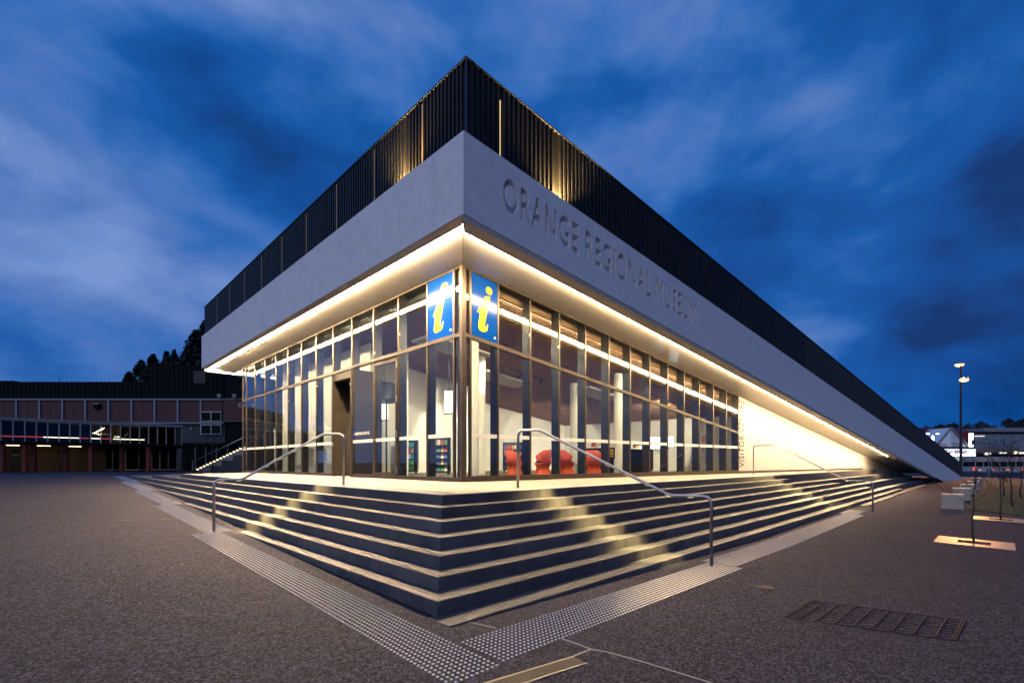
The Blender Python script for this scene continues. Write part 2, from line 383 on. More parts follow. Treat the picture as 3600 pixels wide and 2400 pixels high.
# anti-slip strips let into the treads near each nosing
for i in range(0, 8):
    z = ZE - RI * i
    for j, dd in enumerate((0.030, 0.052)):
        fr_ = i - dd / WX
        mm = MB()
        if i <= 6:
            ye = min({0: 15.4, 1: 21}.get(i, (z + 0.969) / 0.0233 - 0.15), 27.3)
            c = Vector((-EX - i * WX + dd, 0, 0)); cc = corner_f(i); 
            mm.box(c.x, c.x + 0.009, cc.y + dd + 0.01, ye, z - 0.01, z + 0.0025)
            mm.build('nosing_strip', M_steel, left_flight)
            mm = MB()
        a0_ = corner_f(i).dot(S) + dd + 0.01 if i < 7 else -4.1
        mm.obox((0, 0, z), S, NS, Uv, a0_, A0[i] - 0.05, E0 + i * WY - dd - 0.009, E0 + i * WY - dd, -0.01, 0.0025)
        mm.build('nosing_strip', M_steel, right_flight)
# concrete retaining wall under the low end of the soffit, behind the ends of the seats
m = MB(); m.obox((0, 0, 0), D, ND, Uv, 32.3, 49.0, -0.5, -0.05, -1.6, 0.9)
m2 = None
# ================================================================== MUSEUM
museum = thing('museum_building', 'wedge shaped museum with pale fascia, black ribbed top and glass corner', 'museum', (0, 0, 0))
ZT, SL = 5.0441, 0.1253
ZTR, STR = 3.4504, 0.1238
OFF = 1.76; XL = -1.304; YEND = 19.15
def zt(a): return ZT - SL * a
def ztr(a): return ZTR - STR * a
ys_l = [0.0, 0.30] + [0.0261 + 1.3756 * k for k in range(1, 12)] + [16.48, 17.05]
as_r = [0.0, 0.215] + [-0.0327 + 1.0855 * k for k in range(1, 14)]
A_GL = as_r[-1]; A_WALL = 32.3
# --- frames
def post_l(y, w=0.05, z0=0.0, z1=ZT, d0=-0.03, d1=0.03, name='mullion', mt=M_bronze):
    MB().box(d0, d1, y - w / 2, y + w / 2, z0, z1).build(name, mt, museum)
def post_r(a, w=0.05, z0=0.0, d0=0.03, d1=-0.03, name='mullion', mt=M_bronze):
    z1a, z1b = zt(a - w / 2), zt(a + w / 2)
    P = lambda aa, o, z: rf(aa, o, z)
    m = MB(); m.hexa([P(a - w / 2, d0, z0), P(a + w / 2, d0, z0), P(a + w / 2, d1, z0), P(a - w / 2, d1, z0)], [P(a - w / 2, d0, z1a), P(a + w / 2, d0, z1b), P(a + w / 2, d1, z1b), P(a - w / 2, d1, z1a)])
    m.build(name, mt, museum)
for k, y in enumerate(ys_l):
    if k == 0: continue
    post_l(y, 0.055 if k > 1 else 0.07)
    if 1 < k < len(ys_l) - 2: MB().box(0.032, 0.235, y - 0.022, y + 0.022, 0.02, ZT).build('fin', M_fin, museum)
for k, a in enumerate(as_r):
    if k == 0: continue
    post_r(a, 0.045 if k > 1 else 0.06)
    if k > 1: post_r(a, 0.044, 0.02, -0.032, -0.27, 'fin', M_fin)
# corner post
m = MB(); m.prism([(-0.045, 0.06, 0), (-0.045, -0.045, 0), (0.07, -0.052, 0), (0.07, 0.02, 0), (0.02, 0.06, 0)], (0, 0, ZT)); m.build('corner_post', M_bronze, museum)
MB().box(0.04, 0.20, 0.09, 0.24, 0.02, ZT - 0.02).build('fin', M_fin, museum)
# sills, heads and transoms
MB().box(-0.04, 0.05, 0.05, 5.49, 0.0, 0.10).build('base_frame', M_bronze, museum)
MB().box(-0.04, 0.05, 6.95, 17.08, 0.0, 0.10).build('base_frame', M_bronze, museum)
MB().box(-0.035, 0.05, 0.05, 17.08, ZT - 0.05, ZT - 0.003).build('head_frame', M_bronze, museum)
MB().box(-0.042, 0.05, 0.05, 17.08, ZTR - 0.045, ZTR + 0.045).build('transom', M_bronze, museum)
m = MB(); m.obox((0, 0, 0), D, ND, Uv, 0.07, A_GL, -0.05, 0.04, 0.0, 0.135); m.build('base_frame', M_bronze, museum)
def slope_bar(a0, a1, o0, o1, fz, h0, h1, name, mt, parent=museum):
    P = lambda aa, o, z: rf(aa, o, z)
    m = MB(); m.hexa([P(a0, o1, fz(a0) + h0), P(a1, o1, fz(a1) + h0), P(a1, o0, fz(a1) + h0), P(a0, o0, fz(a0) + h0)], [P(a0, o1, fz(a0) + h1), P(a1, o1, fz(a1) + h1), P(a1, o0, fz(a1) + h1), P(a0, o0, fz(a0) + h1)])
    return m.build(name, mt, parent)
slope_bar(0.07, A_GL, -0.05, 0.035, zt, -0.05, -0.003, 'head_frame', M_bronze)
slope_bar(0.07, A_GL, -0.05, 0.042, ztr, -0.045, 0.045, 'transom', M_bronze)
# --- panes, each its own part; a frosted safety band lies on the lower ones
PORT = (5.5285, 6.9041)
def pane_l(y0, y1, z0, z1, band=True, x=0.0):
    o = MB().box(x - 0.006, x + 0.006, y0, y1, z0, z1).build('glass_pane', M_glass, museum)
    if band: MB().box(x - 0.0085, x - 0.0065, y0 + 0.004, y1 - 0.004, 1.06, 1.155).build('frosted_band', M_frost, o)
    return o
for k in range(len(ys_l) - 1):
    y0, y1 = ys_l[k] + 0.028, ys_l[k + 1] - 0.028
    pane_l(y0, y1, ZTR + 0.046, ZT - 0.051, False)
    if not (abs(ys_l[k] - PORT[0]) < 0.02 or k == 3): pane_l(y0, y1, 0.101, ZTR - 0.046, k > 0)
def pane_r(a0, a1, lower):
    f0, f1 = (lambda a: 0.136, lambda a: ztr(a) - 0.046) if lower else (lambda a: ztr(a) + 0.046, lambda a: zt(a) - 0.051)
    P = lambda aa, o, z: rf(aa, o, z)
    m = MB(); m.hexa([P(a0, 0.006, f0(a0)), P(a1, 0.006, f0(a1)), P(a1, -0.006, f0(a1)), P(a0, -0.006, f0(a0))], [P(a0, 0.006, f1(a0)), P(a1, 0.006, f1(a1)), P(a1, -0.006, f1(a1)), P(a0, -0.006, f1(a0))])
    o = m.build('glass_pane', M_glass, museum)
    if lower and a0 > 0.2:
        MB().obox((0, 0, 0), D, ND, Uv, a0 + 0.004, a1 - 0.004, 0.0065, 0.0085, 1.05, 1.145).build('frosted_band', M_frost, o)
for k in range(len(as_r) - 1):
    pane_r(as_r[k] + 0.024, as_r[k + 1] - 0.024, True); pane_r(as_r[k] + 0.024, as_r[k + 1] - 0.024, False)
# end wall of the glass box, turning back into the building
MB().box(0.06, 3.2, 17.044, 17.056, 0.10, ZT - 0.06).build('glass_pane', M_glass, museum)
MB().box(0.05, 3.2, 17.02, 17.08, ZT - 0.10, ZT - 0.053).build('head_frame', M_bronze, museum)
# --- hinged door in the left facade
y0, y1 = ys_l[3] + 0.03, ys_l[4] - 0.03
door = MB()
for b in ((y0, y0 + 0.085, 0.02, ZTR - 0.10), (y1 - 0.085, y1, 0.02, ZTR - 0.10)): door.box(-0.05, 0.03, b[0], b[1], b[2], b[3])
door.box(-0.05, 0.03, y0 + 0.085, y1 - 0.085, ZTR - 0.19, ZTR - 0.10).box(-0.05, 0.03, y0 + 0.085, y1 - 0.085, 0.02, 0.17)
door = door.build('door', M_bronze, museum)
MB().box(-0.016, -0.004, y0 + 0.086, y1 - 0.086, 0.171, ZTR - 0.191).build('pane', M_glass, door)
MB().box(-0.020, -0.0175, y0 + 0.09, y1 - 0.09, 1.06, 1.155).build('frosted_band', M_frost, door)
for z in (0.25, 1.25, 2.2, 3.15): MB().tube([(-0.065, y0 - 0.005, z - 0.09), (-0.065, y0 - 0.005, z + 0.09)], 0.016, 10).build('hinge', M_steel, door)
MB().tube([(-0.05, y1 - 0.05, 1.12), (-0.10, y1 - 0.05, 1.12), (-0.10, y1 - 0.20, 1.12)], 0.010, 8).build('door_handle', M_steel, door)
# --- recessed entrance with a drum door
p0, p1 = PORT
ent = MB()
ent.box(-0.06, 0.75, p0 - 0.03, p0 + 0.05, 0.0, ZTR - 0.05).box(-0.06, 0.75, p1 - 0.05, p1 + 0.03, 0.0, ZTR - 0.05).box(-0.02, 0.75, p0 + 0.05, p1 - 0.05, ZTR - 0.30, ZTR - 0.05)
ent = ent.build('entrance_surround', mat('dark_bronze_sheet', (0.06, 0.047, 0.037), 0.4, 0.5), museum)
MB().lathe((1.15, (p0 + p1) / 2, 0), [(0.78, 2.55), (0.80, 2.56), (0.80, 3.1), (0.78, 3.12)], 28).build('drum_canopy', M_dark, museum, smooth=False)
MB().lathe((1.15, (p0 + p1) / 2, 0), [(0.76, 0.02), (0.76, 0.12)], 28).build('drum_base', M_dark, museum)
for a in (150, 210, 270, 330, 30, 90):
    cx, cy = 1.15 + 0.75 * math.cos(R_(a)), (p0 + p1) / 2 + 0.75 * math.sin(R_(a))
    MB().tube([(cx, cy, 0.1), (cx, cy, 2.56)], 0.028, 8).build('drum_post', M_dark, museum)
MB().box(-0.075, -0.06, p1 - 0.09, p1 - 0.01, 1.0, 1.12).build('door_button_plate', M_alu, museum)
# --- soffit: left strip level along y, right strip a sloping plane, mitred at the corner
KX = XL + 0.0; KY = (-OFF - math.sin(PHI) * XL) / math.cos(PHI)
def yoff(x, off): return (-off - math.sin(PHI) * x) / math.cos(PHI)
LEDX = -1.03; LEDO = 1.40          # inner edge of the outer band
def zl(x): return ZT - 0.113 * x
LC = Vector((LEDX, yoff(LEDX, LEDO), 0))
def soffit_quad(pts, name, mt, th=0.03):
    m = MB(); m.add([Vector(p) for p in pts] + [Vector(p) + Vector((0, 0, th)) for p in pts], [(0, 1, 2, 3), (7, 6, 5, 4), (0, 4, 5, 1), (1, 5, 6, 2), (2, 6, 7, 3), (3, 7, 4, 0)]); return m.build(name, mt, museum)
ysoff = [0.0] + [1.4 + 2.76 * k for k in range(0, 7)] + [YEND - 0.3]
for k in range(len(ysoff) - 1):
    y0, y1 = ysoff[k] + (0.004 if k else 0), ysoff[k + 1]
    yo = LC.y if k == 0 else y0
    soffit_quad([(0.10, y0, zl(0) - 0.0), (LEDX, yo, zl(LEDX)), (LEDX, y1, zl(LEDX)), (0.10, y1, zl(0))], 'soffit_panel', M_soffit)
asoff = [0.0] + [1.05 + 3.2565 * k for k in range(0, 14)] 
def rs(a, off, dz=0.0): return rf(a, off, zt(a) + dz)
la = LC.dot(D)
for k in range(len(asoff) - 1):
    a0, a1 = asoff[k] + (0.004 if k else 0), asoff[k + 1]
    ao = la if k == 0 else a0
    soffit_quad([rs(a0, -0.10), rs(a1, -0.10), rs(a1, LEDO), rs(ao, LEDO)], 'soffit_panel', M_soffit)
# outer bands: left flush, right a little lower so that it hides its lamp
DL, DR = 0.040, 0.14
kc = Vector((KX, KY, 0)); ka = kc.dot(D)
MB().hexa([(XL + 0.02, KY, zl(XL) - DL), (LEDX - 0.055, LC.y + 0.0, zl(LEDX) - DL), (LEDX - 0.055, YEND - 0.25, zl(LEDX) - DL), (XL + 0.02, YEND, zl(XL) - DL)],
          [(XL + 0.02, KY, zl(XL) + 0.05), (LEDX - 0.055, LC.y, zl(LEDX) + 0.05), (LEDX - 0.055, YEND - 0.25, zl(LEDX) + 0.05), (XL + 0.02, YEND, zl(XL) + 0.05)]).build('soffit_band', M_band, museum)
A_F = 49.7
bj = [ka, 2.0, 6.0, 10.0, 14, 18, 22, 26, 30, 34, 38, 42, 46]
for k in range(len(bj) - 1):
    a0, a1 = bj[k] + (0.006 if k else 0), bj[k + 1]; ai = la if k == 0 else a0
    m = MB(); m.hexa([rs(a0, OFF - 0.02, -DR), rs(a1, OFF - 0.02, -DR), rs(a1, LEDO + 0.0, -DR), rs(ai, LEDO + 0.0, -DR)], [rs(a0, OFF - 0.02, 0.03), rs(a1, OFF - 0.02, 0.03), rs(a1, LEDO, 0.03), rs(ai, LEDO, 0.03)]); m.build('soffit_band', M_band, museum)
# end return of the canopy at the far left
MB().hexa([(XL + 0.02, YEND - 0.22, zl(XL) - DL - 0.002), (2.5, YEND - 0.22, zl(0) - DL - .002), (2.5, YEND, zl(0) - DL - .002), (XL + 0.02, YEND, zl(XL) - DL - .002)],
          [(XL + 0.02, YEND - 0.22, zl(XL) + 0.05), (2.5, YEND - 0.22, zl(0) + 0.05), (2.5, YEND, zl(0) + 0.05), (XL + 0.02, YEND, zl(XL) + 0.05)]).build('soffit_band', M_band, museum)
# --- the lit strips (the lamps of the place)
z = zl(LEDX)
MB().hexa([(LEDX - 0.052, LC.y + 0.04, z - 0.032), (LEDX + 0.085, LC.y + 0.12, z - 0.032), (LEDX + 0.085, YEND - 0.37, z - 0.032), (LEDX - 0.052, YEND - 0.27, z - 0.032)],
          [(LEDX - 0.052, LC.y + 0.04, z - 0.002), (LEDX + 0.085, LC.y + 0.12, z - 0.002), (LEDX + 0.085, YEND - 0.37, z - 0.002), (LEDX - 0.052, YEND - 0.27, z - 0.002)]).build('led_strip', M_led, museum)
MB().hexa([(LEDX + 0.06, YEND - 0.30, zl(LEDX) - 0.022), (2.4, YEND - 0.30, zl(0) - 0.022), (2.4, YEND - 0.25, zl(0) - 0.022), (LEDX + 0.06, YEND - 0.25, zl(LEDX) - 0.022)],
          [(LEDX + 0.06, YEND - 0.30, zl(LEDX) - 0.003), (2.4, YEND - 0.30, zl(0) - 0.003), (2.4, YEND - 0.25, zl(0) - 0.003), (LEDX + 0.06, YEND - 0.25, zl(LEDX) - 0.003)]).build('led_strip', M_led, museum)
A_LED = 33.0
M_ledr = mat('warm_led_wash', (1, 0.9, 0.7), 0.5, emis=(1.0, 0.70, 0.38), estr=150)
slope_bar(la + 0.06, A_LED, LEDO - 0.175, LEDO - 0.003, zt, -0.046, -0.003, 'led_strip', M_ledr)
# --- white panelled wall right of the glass
aw = A_GL + 0.03; jw = [aw + 1.40 * k for k in range(14)]; jw[-1] = A_WALL
for k in range(len(jw) - 1):
    a0, a1 = jw[k] + (0.005 if k else 0), jw[k + 1]
    m = MB(); P = rf
    m.hexa([P(a0, 0.03, 0.10), P(a1, 0.03, 0.10), P(a1, -0.05, 0.10), P(a0, -0.05, 0.10)], [P(a0, 0.03, zt(a0) - 0.02), P(a1, 0.03, zt(a1) - 0.02), P(a1, -0.05, zt(a1) - 0.02), P(a0, -0.05, zt(a0) - 0.02)]); m.build('wall_panel', M_wallw, museum)
slope_bar(aw, A_WALL, -0.05, 0.034, zt, -0.018, -0.002, 'head_frame', M_bronze)
m = MB(); m.obox((0, 0, 0), D, ND, Uv, A_GL + 0.025, A_WALL, -0.05, 0.036, 0.0, 0.098); m.build('base_frame', M_bronze, museum)
m = MB(); m.obox((0, 0, 0), D, ND, Uv, aw - 0.02, A_WALL, -0.3, -0.06, -0.1, 0.9); m.build('wall_core', M_white, museum)
m = MB(); P = rf
m.hexa([P(A_WALL, 0.02, -1.7), P(49.5, 0.02, -1.7), P(49.5, -0.4, -1.7), P(A_WALL, -0.4, -1.7)], [P(A_WALL, 0.02, zt(A_WALL)), P(49.5, 0.02, zt(49.5)), P(49.5, -0.4, zt(49.5)), P(A_WALL, -0.4, zt(A_WALL))]); m.build('retaining_wall', M_conc, museum)
# --- fascia: left panels
HF = 1.545; ZFL = zl(XL); ZFT = ZFL + HF
fy = [KY, -0.75] + [-0.75 + 1.376 * k for k in range(1, 15)]; fy = [y for y in fy if y < YEND - 0.6] + [YEND]
for k in range(len(fy) - 1):
    y0, y1 = fy[k] + (0.006 if k else 0.0), fy[k + 1]
    MB().box(XL, XL + 0.12, y0, y1, ZFL - 0.03, ZFT).build('fascia_panel', M_fascia, museum)
MB().box(XL + 0.12, 3.0, YEND - 0.12, YEND, zl(0) - 0.03, ZFT).build('fascia_panel', M_fascia, museum)
# --- fascia: right panels, the first long one carries the sunk lettering
zcor = ZFT
def fb(a): return zt(a) - 0.03 + (ZFL - zt(ka)) * max(0, 1 - (a - ka) / 6) 
a_top_end = 61.8; zg_end = -1.25
def ft(a): return ZFT + (zg_end - ZFT) * (a - ka) / (a_top_end - ka)
def fpanel(a0, a1):
    m = MB(); b0 = max(fb(a0), -1.55); b1 = max(fb(a1), -1.55)
    if a0 < 49.9 < a1: pass
    m.hexa([rf(a0, OFF, b0), rf(a1, OFF, b1), rf(a1, OFF - 0.12, b1), rf(a0, OFF - 0.12, b0)], [rf(a0, OFF, ft(a0)), rf(a1, OFF, ft(a1)), rf(a1, OFF - 0.12, ft(a1)), rf(a0, OFF - 0.12, ft(a0))])
    return m.build('fascia_panel', M_fascia, museum)
fa = [ka, 11.2, 14.25, 17.3, 20.35, 24.3, 27.4, 30.5, 33.6, 36.7, 39.8, 42.9, 46.0, 49.9, 53.5, 57.0, a_top_end]
tx0 = onR(1769, 680, OFF); txa = (onR(1786, 627, OFF), onR(1788, 741, OFF)); tx1 = onR(2449, 1068, OFF); txb = onR(2446, 1141, OFF)
for k in range(1, len(fa) - 1): fpanel(fa[k] + 0.006, fa[k + 1])
capz = txa[0][1] - txa[1][1]
sl_t = (txb[1] - txa[1][1]) / (txb[0] - txa[1][0])
# outlines again, keeping only boundary edges
tl = text_obj('lettering', 'ORANGE REGIONAL MUSEUM', capz / 0.72 * 1.03, None, Matrix.Identity(4), None, extrude=0.0, space=1.14, offset=0.020)
bm = bmesh.new(); bm.from_mesh(tl.data); bpy.data.objects.remove(tl)
bmesh.ops.remove_doubles(bm, verts=bm.verts, dist=1e-5)
inner = [e_ for e_ in bm.edges if len(e_.link_faces) != 1]
bmesh.ops.delete(bm, geom=list(bm.faces), context='FACES_ONLY')
bmesh.ops.delete(bm, geom=inner, context='EDGES')
ol = [e_ for e_ in bm.edges]
x00 = min(v_.co.x for v_ in bm.verts); wd = max(v_.co.x for v_ in bm.verts) - x00; xs_ = (tx1[0] - tx0[0]) / wd
def tz_(a): return txa[1][1] + sl_t * (a - txa[1][0])
for v_ in bm.verts:
    a = tx0[0] + (v_.co.x - x00) * xs_; v_.co = Vector((a, v_.co.y + tz_(a), 0))
outl = [(e_.verts[0].co.copy(), e_.verts[1].co.copy()) for e_ in ol]
c4 = [bm.verts.new((a, z, 0)) for a, z in ((fa[0], fb(fa[0])), (fa[1], fb(fa[1])), (fa[1], ft(fa[1])), (fa[0], ft(fa[0])))]
re_ = [bm.edges.new((c4[i], c4[(i + 1) % 4])) for i in range(4)]
bmesh.ops.triangle_fill(bm, edges=ol + re_, use_beauty=True, use_dissolve=False)
m = MB(); ix = {}
for v_ in bm.verts: ix[v_] = len(m.v); m.v.append(tuple(rf(v_.co.x, OFF, v_.co.y)))
for f_ in bm.faces: m.f.append(tuple(ix[v_] for v_ in f_.verts))
bm.free(); DEP = 0.12
for p_, q_ in outl: m.add([rf(p_.x, OFF, p_.y), rf(q_.x, OFF, q_.y), rf(q_.x, OFF - DEP, q_.y), rf(p_.x, OFF - DEP, p_.y)], [(0, 1, 2, 3)])
a0, a1 = fa[0], fa[1]
m.hexa([rf(a0, OFF - DEP, fb(a0)), rf(a1, OFF - DEP, fb(a1)), rf(a1, OFF - 0.16, fb(a1)), rf(a0, OFF - 0.16, fb(a0))], [rf(a0, OFF - DEP, ft(a0)), rf(a1, OFF - DEP, ft(a1)), rf(a1, OFF - 0.16, ft(a1)), rf(a0, OFF - 0.16, ft(a0))])
for aa in (a0, a1): m.add([rf(aa, OFF, fb(aa)), rf(aa, OFF - DEP, fb(aa)), rf(aa, OFF - DEP, ft(aa)), rf(aa, OFF, ft(aa))], [(0, 1, 2, 3)])
for ff in (fb, ft): m.add([rf(a0, OFF, ff(a0)), rf(a1, OFF, ff(a1)), rf(a1, OFF - DEP, ff(a1)), rf(a0, OFF - DEP, ff(a0))], [(0, 1, 2, 3)])
sign_panel = m.build('fascia_panel', M_fascia, museum)
sign_panel['label'] = 'fascia panel with the sunk words ORANGE REGIONAL MUSEUM'
# --- black ribbed cladding above, set back from the fascia
INS = 0.30; XB = XL + INS; OB = OFF - INS
bk = Vector((XB, yoff(XB, OB), 0)); bka = bk.dot(D)
ztopL = onx(1637, 217, XB).z; ztopL2 = onx(722, 1087, XB)
zbt_e = onR(3378, 1629, OB)
def bt(a): return ztopL + (zbt_e[1] - ztopL) * (a - bka) / (zbt_e[0] - bka)
def ribbed(origin, along, out, length, zb, ztp, pitch=0.13, name='cladding_panel'):
    """sheet with upstanding ribs; zb / ztp: functions of distance along"""
    m = MB(); n = max(1, round(length / pitch)); p = length / n
    prof = []
    for k in range(n):
        s0 = k * p; prof += [(s0, 0.0), (s0 + p * 0.52, 0.0), (s0 + p * 0.56, 0.045), (s0 + p * 0.96, 0.045)]
    prof.append((length, 0.0)); prof += [(length, -0.03), (0, -0.03)]
    P = lambda s_, o, z: Vector(origin) + Vector(along) * s_ + Vector(out) * o + Vector((0, 0, z))
    bot = [P(s_, o, zb(s_)) for s_, o in prof]; top = [P(s_, o, ztp(s_)) for s_, o in prof]
    n = len(prof)
    m.add(bot + top, [(i, (i + 1) % n, n + (i + 1) % n, n + i) for i in range(n)] + [(i * 4, i * 4 + 1, i * 4 + 2, i * 4 + 3) for i in range(0)])
    return m.build(name, M_black, museum)
pl = [bk.y]
seam_px = [1490, 1321, 1188, 1081.6, 995.6, 923.8, 863, 811, 766]
for px in seam_px: pl.append(onx(px, 1000, XB).y)
ylast = ztopL2.y; pl = [y for y in pl if y < ylast - 0.3] + [ylast]
for k in range(len(pl) - 1):
    ribbed((XB, pl[k] + 0.024, 0), (0, 1, 0), (-1, 0, 0), pl[k + 1] - pl[k] - 0.048, lambda s_: ZFT - 0.25, lambda s_: ztopL)
ar = [bka, onR(1754, 600, OB)[0]]
while ar[-1] < zbt_e[0] - 4: ar.append(ar[-1] + 2.9)
ar.append(zbt_e[0])
for k in range(len(ar) - 1):
    a0 = ar[k] + 0.012; ln = ar[k + 1] - ar[k] - 0.024
    ribbed(rf(a0, OB, 0), D, ND, ln, lambda s_, a0=a0: max(ft(a0 + s_) - 0.3, -1.5), lambda s_, a0=a0: bt(a0 + s_), 0.13 if a0 < 16 else 0.26)
MB().box(XB - 0.052, XB - 0.03, bk.y - 0.055, bk.y - 0.03, ZFT - 0.2, ztopL).build('corner_trim', mat('corner_trim_metal', (0.10, 0.10, 0.11), 0.3, 0.8), museum)
# pale backing seen in the slits, cap flashing, ledge
M_back = mat('ochre_backing', (0.30, 0.20, 0.09), 0.6)
MB().box(XB + 0.06, XB + 0.08, bk.y + 0.1, ylast, ZFT - 0.25, ztopL - 0.05).build('cladding_backing', M_back, museum)
m = MB(); m.hexa([rf(bka + .1, OB - 0.06, ft(bka) - .3), rf(zbt_e[0], OB - 0.06, -1.5), rf(zbt_e[0], OB - 0.09, -1.5), rf(bka + .1, OB - 0.09, ft(bka) - .3)], [rf(bka + .1, OB - 0.06, bt(bka) - .06), rf(zbt_e[0], OB - 0.06, bt(zbt_e[0]) - .06), rf(zbt_e[0], OB - 0.09, bt(zbt_e[0]) - .06), rf(bka + .1, OB - 0.09, bt(bka) - .06)]); m.build('cladding_backing', M_back, museum)
MB().box(XB - 0.06, XB + 0.2, bk.y - 0.06, ylast, ztopL, ztopL + 0.03).build('cap_flashing', M_black, museum)
slope_bar(bka - 0.06, zbt_e[0], OB - 0.2, OB + 0.06, bt, 0.001, 0.03, 'cap_flashing', M_black)
MB().box(XL + 0.12, XB + 0.05, KY + 0.12, YEND - 0.12, ZFT - 0.28, ZFT - 0.25).build('gutter_ledge', M_dark, museum)
slope_bar(ka + 0.15, 60, OB - 0.05, OFF - 0.12, ft, -0.28, -0.25, 'gutter_ledge', M_dark)
# roof deck behind the cladding
m = MB(); q = [Vector((XB + 0.1, bk.y + 0.1, ztopL - 0.06)), rf(zbt_e[0], OB - 0.1, bt(zbt_e[0]) - 0.06), rf(zbt_e[0], -18, bt(zbt_e[0]) - 0.06), Vector((XB + 0.1, ylast, ztopL - 0.06))]
m.add(q + [p - Vector((0, 0, 0.25)) for p in q], [(0, 1, 2, 3), (7, 6, 5, 4), (0, 4, 5, 1), (1, 5, 6, 2), (2, 6, 7, 3), (3, 7, 4, 0)]); m.build('roof_deck', M_grass, museum)
# black end wall of the upper box at its far left, and the dark rear of the building
MB().box(XB + 0.0, 14, ylast - 0.02, ylast + 0.1, ZFT - 0.4, ztopL).build('end_cladding', M_black, museum)
# cavity glow put into strips at the cladding joints, mitre seam of the soffit
M_seam = mat('seam_glow', (0.25, 0.17, 0.09), 0.6, emis=(1.0, 0.60, 0.24), estr=0.06); M_seamb = mat('bright_seam_glow', (1, 0.8, 0.5), 0.5, emis=(1.0, 0.68, 0.22), estr=0.9)
for y in pl[1:-1]: MB().box(XB - 0.043, XB + 0.02, y - 0.022, y + 0.022, ZFT - 0.2, ztopL - 0.08).build('seam_glow', M_seam, museum)
a = ar[1]; mm = MB(); mm.obox((0, 0, 0), D, ND, Uv, a - 0.010, a + 0.010, OB - 0.02, OB + 0.043, ft(a) - 0.2, bt(a) - 0.3); mm.build('seam_glow', M_seamb, museum)
MB().tube([(-0.01, -0.013, ZT - 0.004), (LC.x + 0.06, LC.y + 0.08, zl(LC.x + 0.06) - 0.004)], 0.006, 5).build('soffit_seam', M_dark, museum)
# uplights in the gutter that wash the cladding
M_ul = mat('uplight_lens', (1, .8, .5), 0.4, emis=(1.0, 0.66, 0.22), estr=20)
def uplight(p, out, power, tilt=0.10, size=R_(95)):
    o = MB().lathe((p.x, p.y, p.z), [(0.05, 0), (0.05, 0.07)], 12).build('uplight', M_dark, museum)
    MB().lathe((p.x, p.y, p.z), [(0.04, 0.072), (0.04, 0.076)], 12).build('lens', M_ul, o)
    ld = bpy.data.lights.new('uplight_lamp', 'SPOT'); ld.energy = power; ld.color = (1.0, 0.66, 0.24); ld.spot_size = size; ld.spot_blend = 0.8; ld.shadow_soft_size = 0.03
    l = bpy.data.objects.new('uplight_lamp', ld); col.objects.link(l); l.location = p + Vector((0, 0, 0.10)); put(l, museum)
    l.rotation_euler = (Vector((0, 0, -1)) + Vector(out) * tilt).to_track_quat('Z', 'Y').to_euler()
pL = onx(1440, 640, XB); uplight(Vector((XB - 0.12, pL.y, ZFT - 0.245)), (-1, 0, 0), 2200, 0.16, R_(120))
aR_ = onR(1945, 650, OB)[0]; uplight(rf(aR_, OB + 0.12, ft(aR_) - 0.245), ND, 4000, 0.16, R_(120))
aR2 = onR(1745, 540, OB - 0.05)[0]
ul = rf(ar[1], OB - 0.035, ft(ar[1]) - 0.2); uplight(ul, ND, 900, 0.0, R_(40))
# --- VISITOR CENTRE, reading upwards beside the glass
va = onR(2605, 1500, 0.03)[0]; v0 = onR(2605, 1641, 0.03)[1]; v1 = onR(2605, 1405, 0.03)[1]; vw = onR(2616, 1500, 0.03)[0] - onR(2598, 1500, 0.03)[0]
vt = text_obj('lettering', 'VISITOR CENTRE', 1.0, M_letter, Matrix.Identity(4), None, extrude=0.003, space=1.15)
co = [v.co for v in vt.data.vertices]; wx0, wx1 = min(c.x for c in co), max(c.x for c in co); hy = max(c.y for c in co) - min(c.y for c in co); hy0 = min(c.y for c in co)
kx = (v1 - v0) / (wx1 - wx0); ky = vw / hy
o = rf(onR(2616, 1500, 0.03)[0], 0.034, v0)
mw = Matrix(((0, -D.x * ky, ND.x, o.x), (0, -D.y * ky, ND.y, o.y), (kx, 0, 0, o.z - wx0 * kx), (0, 0, 0, 1)))
vt.data.transform(Matrix.Translation((0, -hy0, 0))); vt.data.transform(mw); put(vt, museum)
# --- the two information panels on the corner glazing
def i_shape():
    stem = [(0.545, 0.735), (0.655, 0.775), (0.60, 0.62), (0.535, 0.42), (0.50, 0.30), (0.515, 0.245), (0.56, 0.245), (0.60, 0.275), (0.605, 0.33), (0.63, 0.335), (0.64, 0.20), (0.60, 0.165), (0.50, 0.125), (0.42, 0.125), (0.36, 0.155), (0.325, 0.21), (0.325, 0.29), (0.36, 0.43), (0.33, 0.44), (0.275, 0.435), (0.30, 0.48), (0.40, 0.62), (0.46, 0.70)]
    return stem
I_STEM = [(0.52, 0.705), (0.715, 0.735), (0.70, 0.690), (0.575, 0.40), (0.515, 0.265), (0.505, 0.222), (0.525, 0.205), (0.56, 0.208), (0.595, 0.235), (0.610, 0.265), (0.635, 0.268), (0.620, 0.205), (0.60, 0.155), (0.51, 0.125), (0.40, 0.112), (0.30, 0.125), (0.262, 0.165), (0.272, 0.235), (0.325, 0.40), (0.270, 0.405), (0.215, 0.400), (0.275, 0.455), (0.385, 0.56), (0.46, 0.64)]
